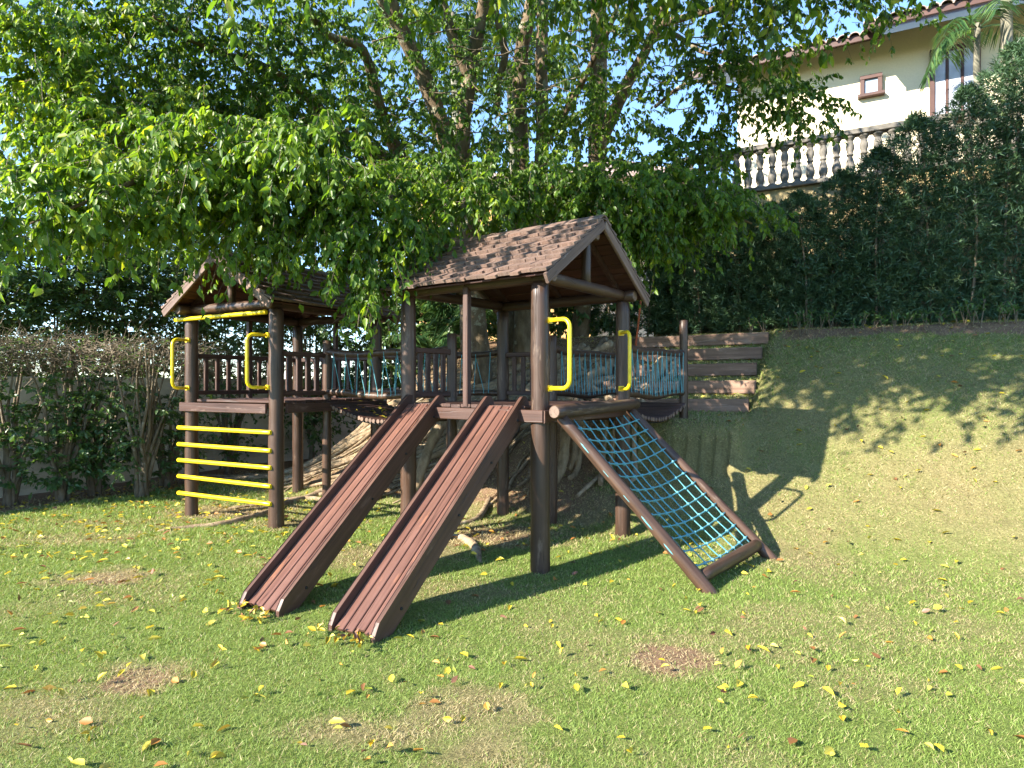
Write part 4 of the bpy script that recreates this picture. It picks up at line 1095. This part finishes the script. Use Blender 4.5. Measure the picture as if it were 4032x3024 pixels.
# shrubs in front of the wall with bare clipped tops
SH = [(40, 1985, 2.05, 7.9), (235, 1950, 2.05, 8.2), (370, 1918, 2.05, 8.7), (560, 1945, 2.05, 8.5), (655, 1895, 2.05, 9.3), (-160, 2030, 2.05, 7.4), (900, 1840, 2.0, 10.8)]
slab = ['leggy clipped shrub at the left picture edge, wall showing through', 'leafy clipped shrub, second from the left edge', 'low leafy clipped shrub between two taller ones by the wall',
        'tall forked clipped shrub, bare stems rising from one foot', 'clipped shrub just left of the yellow ladder', 'clipped shrub cut off by the left picture edge', 'clipped shrub seen behind the yellow rungs']
for i, (px, py, tp, d) in enumerate(SH):
    x = (px - 2016) / F * d; base = V(x, d, tz(x, d))
    t = thing('shrub', slab[i], 'shrub', base.to_tuple(), 'clipped shrubs along the garden wall')
    wd = wall_pt(1) - wall_pt(0); wd = Vector((-.475, .88, 0)) if wd.length < .01 else wd.normalized()
    ends = []
    for k in range(11):
        sp = random.uniform(-.75, .75); fw = random.uniform(-.12, .22)
        pts = [base + V(random.uniform(-.07, .07), random.uniform(-.07, .07), -.08)]
        for j in range(1, 6):
            f = j / 5; q = base + wd * sp * (f ** 1.25) + E1 * fw * f + V(random.uniform(-.04, .04), random.uniform(-.04, .04), tp * f * random.uniform(.93, 1)); pts.append(q)
        tube('stem', pts, [.034, .029, .023, .017, .012, .007], M_TWIG, t, 6, 2, .08); ends.append(pts)
    # clipped twiggy top
    n = 300; org = np.array(base) + np.outer(RNG.uniform(-.85, .85, n), np.array(wd)) + np.outer(RNG.uniform(-.22, .3, n), np.array(E1)); org[:, 2] = base.z + tp + RNG.uniform(-.38, .02, n)
    K = 5; tt = np.linspace(0, 1, K)[None, :, None]; dirs = unit(RNG.normal(0, 1, (n, 3)) * np.array([1, 1, .5]) + np.array([.1, -.1, .15])); ln = RNG.uniform(.12, .4, (n, 1, 1))
    cur = org[:, None] + dirs[:, None] * tt * ln + np.cumsum(RNG.normal(0, .018, (n, K, 3)), 1)
    tw = twig_arrays(cur, RNG.uniform(.0035, .006, n))
    n2 = [34, 105, 100, 55, 70, 40, 50][i]
    org2 = np.array(base) + np.outer(RNG.normal(0, .36, n2), np.array(wd)) + np.outer(RNG.uniform(-.1, .25, n2), np.array(E1)); org2[:, 2] = base.z + RNG.uniform(.25, 1.5, n2)
    cur2, p, dd, nn, L, W = sprays(org2, RNG.normal(0, 1, (n2, 3)) + np.array([.4, -.3, .4]), RNG.uniform(.15, .4, n2), 18, .078, .3, .55, .3)
    q = leaf_arrays(p, dd, nn, L, W); parts = [(q[0], q[1], np.repeat(RNG.beta(2, 3, len(p)), 2))]
    n3 = 60; org3 = org[RNG.integers(0, n, n3)]
    c3, p3, d3, n3_, L3, W3 = sprays(org3, RNG.normal(0, 1, (n3, 3)) + np.array([0, 0, .5]), RNG.uniform(.08, .2, n3), 6, .045, .2, .5, .1)
    q3 = leaf_arrays(p3, d3, n3_, L3, W3); parts.append((q3[0], q3[1], np.repeat(np.clip(RNG.beta(3, 2, len(p3)), 0, 1), 2)))
    foliage_obj('crown', parts, M_HEDGE, t, M_TWIG, [tw, twig_arrays(cur2, np.full(n2, .004))])

# ------------------------------------------------------------------ dark understorey behind the right tower
und = [(1560, 12.6, 4.6, 1.2, 'dark broadleaf bush under the fig, behind the bridge'), (1760, 12.9, 4.8, 1.1, 'dark broadleaf bush under the fig, left of the pale trunks'),
       (2200, 12.6, 5.0, 1.2, 'dark broadleaf bush under the fig, behind the right tower post'), (2430, 12.0, 5.0, 1.1, 'dark broadleaf bush under the fig, where the hedge begins'), (1980, 13.4, 4.6, 1.2, 'dark broadleaf bush under the fig, deepest in the shade'), (2090, 12.3, 4.3, 1.0, 'dark broadleaf bush under the fig, behind the front right tower post'), (1660, 13.6, 4.6, 1.2, 'dark broadleaf bush under the fig, behind the front left tower post')]
for (px, d, tp, w, lb) in und:
    x = (px - 2016) / F * d; leafy_tree('understorey_bush', lb, 'bush', V(x, d, tz(x, d)), tp + .5, w * 1.1, 200, M_HEDGE, .14, 'bushes in the shade of the fig', 4, .6, .0)
def frond(parent, base, az, length, rise, droop, nl=34, lw=.028, ll=.34, mat=None):
    pts = []; dv = V(math.cos(az), math.sin(az), 0)
    for k in range(11):
        f = k / 10; pts.append(base + dv * length * f * (1 - .25 * f * droop) + V(0, 0, rise * f - droop * length * f * f * .75))
    tube('frond_stem', pts, [.014 - .0011 * k for k in range(11)], M_PALM, parent, 6)
    pa = np.array([list(p) for p in pts]); t = RNG.permutation(np.linspace(.12, .99, nl * 2)) * 10; i = np.minimum(t.astype(int), 9); f = (t - i)[:, None]
    p = pa[i] * (1 - f) + pa[i + 1] * f; tan = unit(pa[i + 1] - pa[i]); sd = np.array([-dv.y, dv.x, 0])[None] * np.where(np.arange(nl * 2) % 2, 1, -1)[:, None]
    d = tan * .55 + sd * .85 + np.array([0, 0, -.45]) + RNG.normal(0, .08, (nl * 2, 3))
    L = ll * (1.05 - .6 * np.abs(t / 10 - .45)); q = strip_arrays(p, d, np.array([0, 0, 1.]) + RNG.normal(0, .2, (nl * 2, 3)), L, np.full(nl * 2, lw), .2)
    me_ = np_mesh('frond', q[0], q[1], mat or M_PALM, {'rnd': RNG.random(len(q[1]))})
    put(bpy.data.objects.new('frond', me_), Matrix.Identity(4), parent)
for (px, d, lb) in ((1700, 11.6, 'dark low palm under the fig, seen past the left post'), (1835, 12.0, 'dark low palm under the fig, right of the slim roof post')):
    x = (px - 2016) / F * d; b = V(x, d, tz(x, d)); t = thing('low_palm', lb, 'palm', b.to_tuple(), 'low palms in the shade')
    log('trunk', b - V(0, 0, .1), b + V(0, 0, .35), .06, .05, M_PALMTRUNK, t, 10, .1)
    for k in range(13): frond(t, b + V(0, 0, .3), k * 2.4 + random.random(), random.uniform(.8, 1.2), random.uniform(.5, 1.1), random.uniform(.4, .8))

# ------------------------------------------------------------------ conifer hedge on the right
hs = 11.05
trees = []
u = -3.9
while u < 4.2: trees.append(u); u += random.uniform(.42, .56)
hcount = len(trees)
ords = ['first', 'second', 'third', 'fourth', 'fifth', 'sixth', 'seventh', 'eighth', 'ninth', 'tenth', 'eleventh', 'twelfth', 'thirteenth', 'fourteenth', 'fifteenth', 'sixteenth', 'seventeenth', 'eighteenth', 'nineteenth', 'twentieth', 'twenty-first', 'twenty-second']
for i, u_ in enumerate(trees):
    x, y = from_su(hs + random.uniform(-.12, .12), u_); b = V(x, y, tz(x, y)); px = 2016 + x / y * F
    base_top = np.interp(px, [2300, 2600, 2900, 3200, 3450, 3700, 3900, 4032, 4500], [4.5, 4.5, 4.45, 4.55, 4.95, 5.4, 6.0, 6.2, 6.2])
    tp = base_top + random.choice([-.15, 0, .1, .5]) * (1 if px > 2850 else .3)
    H = tp - b.z
    t = thing('conifer', '%s narrow dark conifer of the hedge, counted from the timber steps' % ords[i], 'conifer', b.to_tuple(), 'conifers of the right hedge')
    lean = V(random.uniform(-.12, .12), random.uniform(-.1, .05), 0)
    for k in range(random.choice([1, 2, 2])):
        o_ = V(random.uniform(-.12, .12), random.uniform(-.22, -.02), 0)
        tube('trunk', [b + o_ + V(0, 0, -.1), b + o_ + lean * .3 + V(random.uniform(-.06, .06), random.uniform(-.05, .05), H * .35), b + o_ * .7 + lean * .7 + V(0, 0, H * .7), b + lean + V(0, 0, H)], [.02, .017, .012, .004], M_TWIG, t, 7, 4, .12)
    n = 1250 if u_ > -3.0 else 800
    zf = RNG.random(n); taper = np.where(zf > .86, np.clip((1 - zf) / .14, .10, 1), 1.0)
    an = RNG.uniform(0, 6.283, n); rr = .5 * taper * RNG.random(n) ** .4
    c = np.stack([b.x + lean.x * zf + np.cos(an) * rr, b.y + lean.y * zf + np.sin(an) * rr, b.z + .05 + zf * H], 1)
    ax = unit(np.stack([np.cos(an), np.sin(an) - .3, np.full(n, .55)], 1) + RNG.normal(0, .35, (n, 3)))
    m = 11
    dd = np.repeat(ax, m, 0) * .75 + RNG.normal(0, .62, (n * m, 3)); pp = np.repeat(c, m, 0) + np.repeat(ax, m, 0) * RNG.uniform(-.06, .04, (n * m, 1))
    q = strip_arrays(pp, dd, RNG.normal(0, 1, (n * m, 3)) + np.array([0, 0, .8]), RNG.uniform(.07, .12, n * m), RNG.uniform(.012, .018, n * m), .12)
    foliage_obj('crown', [(q[0], q[1], np.repeat(np.clip(RNG.beta(2, 3, n), 0, 1), m))], M_PODO, t)

# palms by the neighbouring house
pb = at_s(3850, 13.2); pt_ = thing('palm_tree', 'slender palm with a long frond hanging before the house window', 'palm', (pb + V(0, 0, 4.9)).to_tuple())
tube('trunk', [pb + V(0, 0, 4.85), pb + V(.05, 0, 5.8), pb + V(-.02, 0, 6.7), pb + V(.0, 0, 7.55)], [.07, .06, .05, .045], M_PALMTRUNK, pt_, 10, 5, .03)
for az, ln, ri, dr in ((3.0, 1.15, .35, 1.25), (3.6, 1.3, .6, 1.0), (.2, 1.5, .7, .8), (4.4, 1.3, .7, .9), (5.3, 1.6, 1.0, .7), (1.3, 1.6, 1, .7)): frond(pt_, pb + V(0, 0, 7.45), az, ln, ri, dr, 46, .03, .5)
pb = at_s(3965, 12.9); pt_ = thing('palm_tree', 'thick pale palm trunk at the upper right corner', 'palm', (pb + V(0, 0, 4.9)).to_tuple())
tube('trunk', [pb + V(0, 0, 4.85), pb + V(.0, 0, 6.5), pb + V(-.02, 0, 8.6), pb + V(-.05, 0, 10.2)], [.1, .085, .075, .07], M_PALMTRUNK, pt_, 12, 5, .03)
for k in range(8): frond(pt_, pb + V(0, 0, 10.1), k * .8, 2.2, 1.0, .7, 40, .035, .5)
for (px, d, z, lb) in ((1790, 19, 15.5, 'tall palm behind the fig crown, left of the middle trunks'), (2010, 21, 15, 'tall palm behind the fig crown, showing between middle trunks')):
    x = (px - 2016) / F * d; b = V(x, d, 2.4); t = thing('palm_tree', lb, 'palm', b.to_tuple())
    tube('trunk', [b, b + V(.1, 0, 5), b + V(.0, 0, 9), b + V(-.1, 0, z - 2.4 - 3)], [.17, .15, .14, .12], M_PALMTRUNK, t, 10, 4, .03)
    for k in range(12): frond(t, b + V(-.1, 0, z - 5.4), k * 2.4, 3.0, 1.4, .75, 50, .06, .8)

# ------------------------------------------------------------------ seedlings in the earth bed
for i in range(22):
    px = [2960, 3010, 3110, 3150, 3180, 3230, 3270, 3370, 3400, 3440, 3480, 3520, 3560, 3640, 3700, 3770, 3800, 3830, 3860, 3930, 3960, 4000][i]
    p = at_s(px, random.uniform(10.05, 10.35)); b = V(p.x, p.y, tz(p.x, p.y))
    H = random.uniform(.16, .42); ns = random.randint(2, 4); parts = []
    t = thing('seedling', '%s %s seedling from the timber steps in the earth strip' % (ords[i], 'tall thin' if H > .32 else ('short bushy' if ns > 3 else 'small thin')), 'seedling', b.to_tuple(), 'seedlings along the earth strip')
    for k in range(ns):
        e_ = b + V(random.uniform(-.12, .12), random.uniform(-.1, .05), H * random.uniform(.6, 1))
        tube('stem', [b - V(0, 0, .03), b.lerp(e_, .5) + V(random.uniform(-.02, .02), 0, .02), e_], [.006, .005, .003], M_TWIG, t, 5, 3)
        n = 7; pp = np.array(b)[None] + (np.array(e_) - np.array(b))[None] * RNG.uniform(.55, 1.0, (n, 1)); dd = RNG.normal(0, 1, (n, 3)) + np.array([0, 0, .5])
        q = leaf_arrays(pp, dd, RNG.normal(0, .4, (n, 3)) + np.array([0, 0, 1]), RNG.uniform(.05, .09, n), RNG.uniform(.02, .032, n)); parts.append((q[0], q[1], RNG.random(2 * n)))
    foliage_obj('foliage', parts, M_SEED, t)

# ------------------------------------------------------------------ lawn blades
def blades(n, xr, yr, dens, w, h, near):
    x = RNG.uniform(*xr, n); y = RNG.uniform(*yr, n)
    return x, y
gv = []; gt = []; gr = []; gd = []; off = 0
def add_grass(dlo, dhi, per_m2, w, h, two):
    global off
    area = (dhi - dlo) * (2 * (.82 * dhi + .7)); n = int(area * per_m2)
    y = RNG.uniform(dlo, dhi, n); x = RNG.uniform(-(.82 * dhi + .7), .82 * dhi + .7, n)
    s, u = su(x, y)
    dr, ba = wear(x, y)
    k = (np.abs(x) < .82 * y + .7) & (s < 10.9) & (u > -9.5) & (RNG.random(n) > ba * .78) 
    x, y, dr, s = x[k], y[k], dr[k], s[k]; n = len(x)
    z = terr(x, y); hh = h * RNG.uniform(.55, 1.25, n) * (1 - .35 * dr); ww = w * RNG.uniform(.7, 1.3, n)
    a = RNG.uniform(0, 6.283, n); ln = RNG.uniform(.3, 1.5, n) * (1 + .5 * dr)
    lean = np.stack([np.cos(a), np.sin(a), np.zeros(n)], 1) * (hh * ln)[:, None]
    b = RNG.uniform(0, 6.283, n); sd = np.stack([np.cos(b), np.sin(b), np.zeros(n)], 1) * (ww / 2)[:, None]
    p = np.stack([x, y, z - .004], 1); up = np.stack([np.zeros(n), np.zeros(n), hh], 1)
    dryb = (RNG.random(n) < dr * .85 + .11).astype(float); r = np.clip(RNG.beta(2.2, 2.2, n), 0, 1)
    if two:
        v = np.stack([p - sd, p + sd, p + up * .6 + lean * .35 + sd * .8, p + up * .6 + lean * .35 - sd * .8, p + up + lean], 1).reshape(-1, 3)
        i = np.arange(n)[:, None] * 5 + off
        t = np.stack([i + np.array([[0, 1, 2]]), i + np.array([[0, 2, 3]]), i + np.array([[3, 2, 4]])], 1).reshape(-1, 3); m = 3; off += n * 5
    else:
        v = np.stack([p - sd, p + sd, p + up + lean], 1).reshape(-1, 3); t = np.arange(n)[:, None] * 3 + off + np.array([[0, 1, 2]]); m = 1; off += n * 3
    gv.append(v); gt.append(t); gr.append(np.repeat(r, m)); gd.append(np.repeat(dryb, m))
add_grass(1.9, 2.6, 19000, .0034, .021, False)
add_grass(2.6, 3.4, 16000, .0038, .021, False)
add_grass(3.4, 4.4, 11000, .0046, .022, False)
add_grass(4.4, 5.8, 6000, .0060, .025, False)
add_grass(5.8, 7.8, 3400, .0085, .034, False)
add_grass(7.8, 11.5, 2000, .011, .042, False)
me = np_mesh('grass', np.concatenate(gv), None, M_GRASS, {'rnd': np.concatenate(gr), 'dry': np.concatenate(gd)}, tris=np.concatenate(gt))
tag(put(bpy.data.objects.new('grass', me), Matrix.Identity(4)), 'short green and straw coloured lawn grass', 'grass', kind='stuff')

# ------------------------------------------------------------------ fallen leaves
fmesh = []
for c in range(5):
    row = []
    for k in range(4):
        q = leaf_arrays(np.zeros((1, 3)), np.array([[0, 1., 0]]), np.array([[0, 0, 1.]]), np.ones(1), np.array([random.uniform(.42, .58)]), random.uniform(.1, .5), random.uniform(-.3, .25))
        row.append(mk_mesh('fallen_leaf', [tuple(v) for v in q[0]], [tuple(int(i) for i in f) for f in q[1]], M_FL[c]))
    fmesh.append(row)
cname = ['yellow', 'pale yellow', 'orange', 'brown', 'greenish yellow']
def fallen_leaf(x, y, c, size, where, z=None):
    zz = (tz(x, y) + random.uniform(.012, .03)) if z is None else z
    q = Quaternion((0, 0, 1), random.uniform(0, 6.283)) @ Quaternion((1, 0, 0), random.gauss(.1, .4)) @ Quaternion((0, 1, 0), random.gauss(0, .6))
    o = bpy.data.objects.new('fallen_leaf', random.choice(fmesh[c])); put(o, Matrix.Translation(V(x, y, zz)) @ q.to_matrix().to_4x4() @ Matrix.Scale(size, 4))
    tag(o, '%s fallen leaf lying %s' % (cname[c], where), 'leaf', '%s fallen leaves %s' % (cname[c], where))
def col_pick(): return random.choices(range(5), (.44, .18, .14, .17, .07))[0]
cnt = 0
for (fx, fy, n) in ((-1.70, 4.12, 30), (-.97, 3.70, 34)):   # heaps at the slide feet
    hd_ = V(-.48, -.877, 0); sd_ = V(.877, -.48, 0)
    for k in range(n):
        p = V(fx, fy, 0) + sd_ * random.uniform(-.2, .2) + hd_ * random.gauss(0.02, .04)
        fallen_leaf(p.x, p.y, random.choices(range(5), (.45, .2, .1, .22, .03))[0], random.uniform(.035, .062), 'in the heap at the foot of the %s slide' % ('left' if fx < -1.5 else 'right'), random.uniform(.03, .06)); cnt += 1
k = 0
while k < 230:
    py = 1512 + (3024 - 1512) * random.random() ** .75 * 1.0; px = random.uniform(-60, 4090)
    if py < 2020: continue
    d = CAMZ * F / (py - 1512); x = (px - 2016) / F * d
    s, u = su(x, d)
    if s > 6.3 or d > 6.9: continue
    if random.random() > min(1, (d / 4.2) ** 1.0 * (.55 + .6 * nz2(x, d, .9, 9))): continue
    if (x + 1.25) * .877 + (d - 4.6) * -.48 > -.2 and (x + .5) * .877 + (d - 4.5) * -.48 < .2 and 3.8 < d < 5.2 and x < 0: continue
    side_ = ['far left', 'left', 'middle left', 'middle', 'middle right', 'right', 'far right'][min(6, max(0, int(px / 577)))]
    row_ = 'at the bottom edge' if d < 2.8 else ('in the foreground' if d < 3.5 else ('level with slide feet' if d < 4.4 else ('level with the net foot' if d < 5.4 else 'level with the ladder')))
    where = 'on the %s %s' % (side_ + ' lawn', row_)
    fallen_leaf(x, d, col_pick(), random.uniform(.032, .060), where); k += 1
# the many smaller ones further off, on the bank, the bridge and the beds
n = 4200
x = RNG.uniform(-8, 9, n); y = RNG.uniform(4.2, 11, n); s, u = su(x, y)
keep = ((s > 6.2) & (s < 10.8) & (u > -6.8)) & (RNG.random(n) < .33) | ((s <= 6.2) & (y > 5.4) & (u > -9.6) & (RNG.random(n) < np.where(x < -1.5, 1.0, .42)))
x, y = x[keep], y[keep]; x2_ = RNG.uniform(-5, 5, 700); y2_ = RNG.uniform(2.3, 5.6, 700); s2_, u2_ = su(x2_, y2_); k2_ = (np.abs(x2_) < .85 * y2_ + .4) & (RNG.random(700) < .30 + .5 * (x2_ < -1.2)) & (s2_ < 6.2)
x = np.concatenate([x, x2_[k2_]]); y = np.concatenate([y, y2_[k2_]])
n = len(x); z = terr(x, y) + RNG.uniform(.012, .03, n)
nb_ = 90; f = RNG.random(nb_); g = RNG.random(nb_) ** .7                       # on the slats of the sunlit bridge
na = np.array([[nA.x, nA.y]]); sb = np.array([[sB.x, sB.y]]); a3 = np.array([[A3.x, A3.y]]); p4 = np.array([[P4.x, P4.y]])
bp = (na * (1 - f[:, None]) + sb * f[:, None]) * (1 - g[:, None]) + (a3 * (1 - f[:, None]) + p4 * f[:, None]) * g[:, None]
bz = 1.262 - .17 * (1 - (2 * f - 1) ** 2) + .04
pos = np.concatenate([np.stack([x, y, z], 1), np.concatenate([bp, bz[:, None]], 1)]); n = len(pos)
dd = RNG.normal(0, 1, (n, 3)) * np.array([1, 1, .2]); q = leaf_arrays(pos, dd, RNG.normal(0, .35, (n, 3)) + np.array([0, 0, 1]), RNG.uniform(.05, .085, n), RNG.uniform(.025, .042, n), .25, .05)
me = np_mesh('leaf_litter', q[0], q[1], M_FALL, {'rnd': np.repeat(RNG.random(n), 2)})
tag(put(bpy.data.objects.new('leaf_litter', me), Matrix.Identity(4)), 'small fallen leaves scattered over the bank and beneath the tree', 'leaves', kind='stuff')
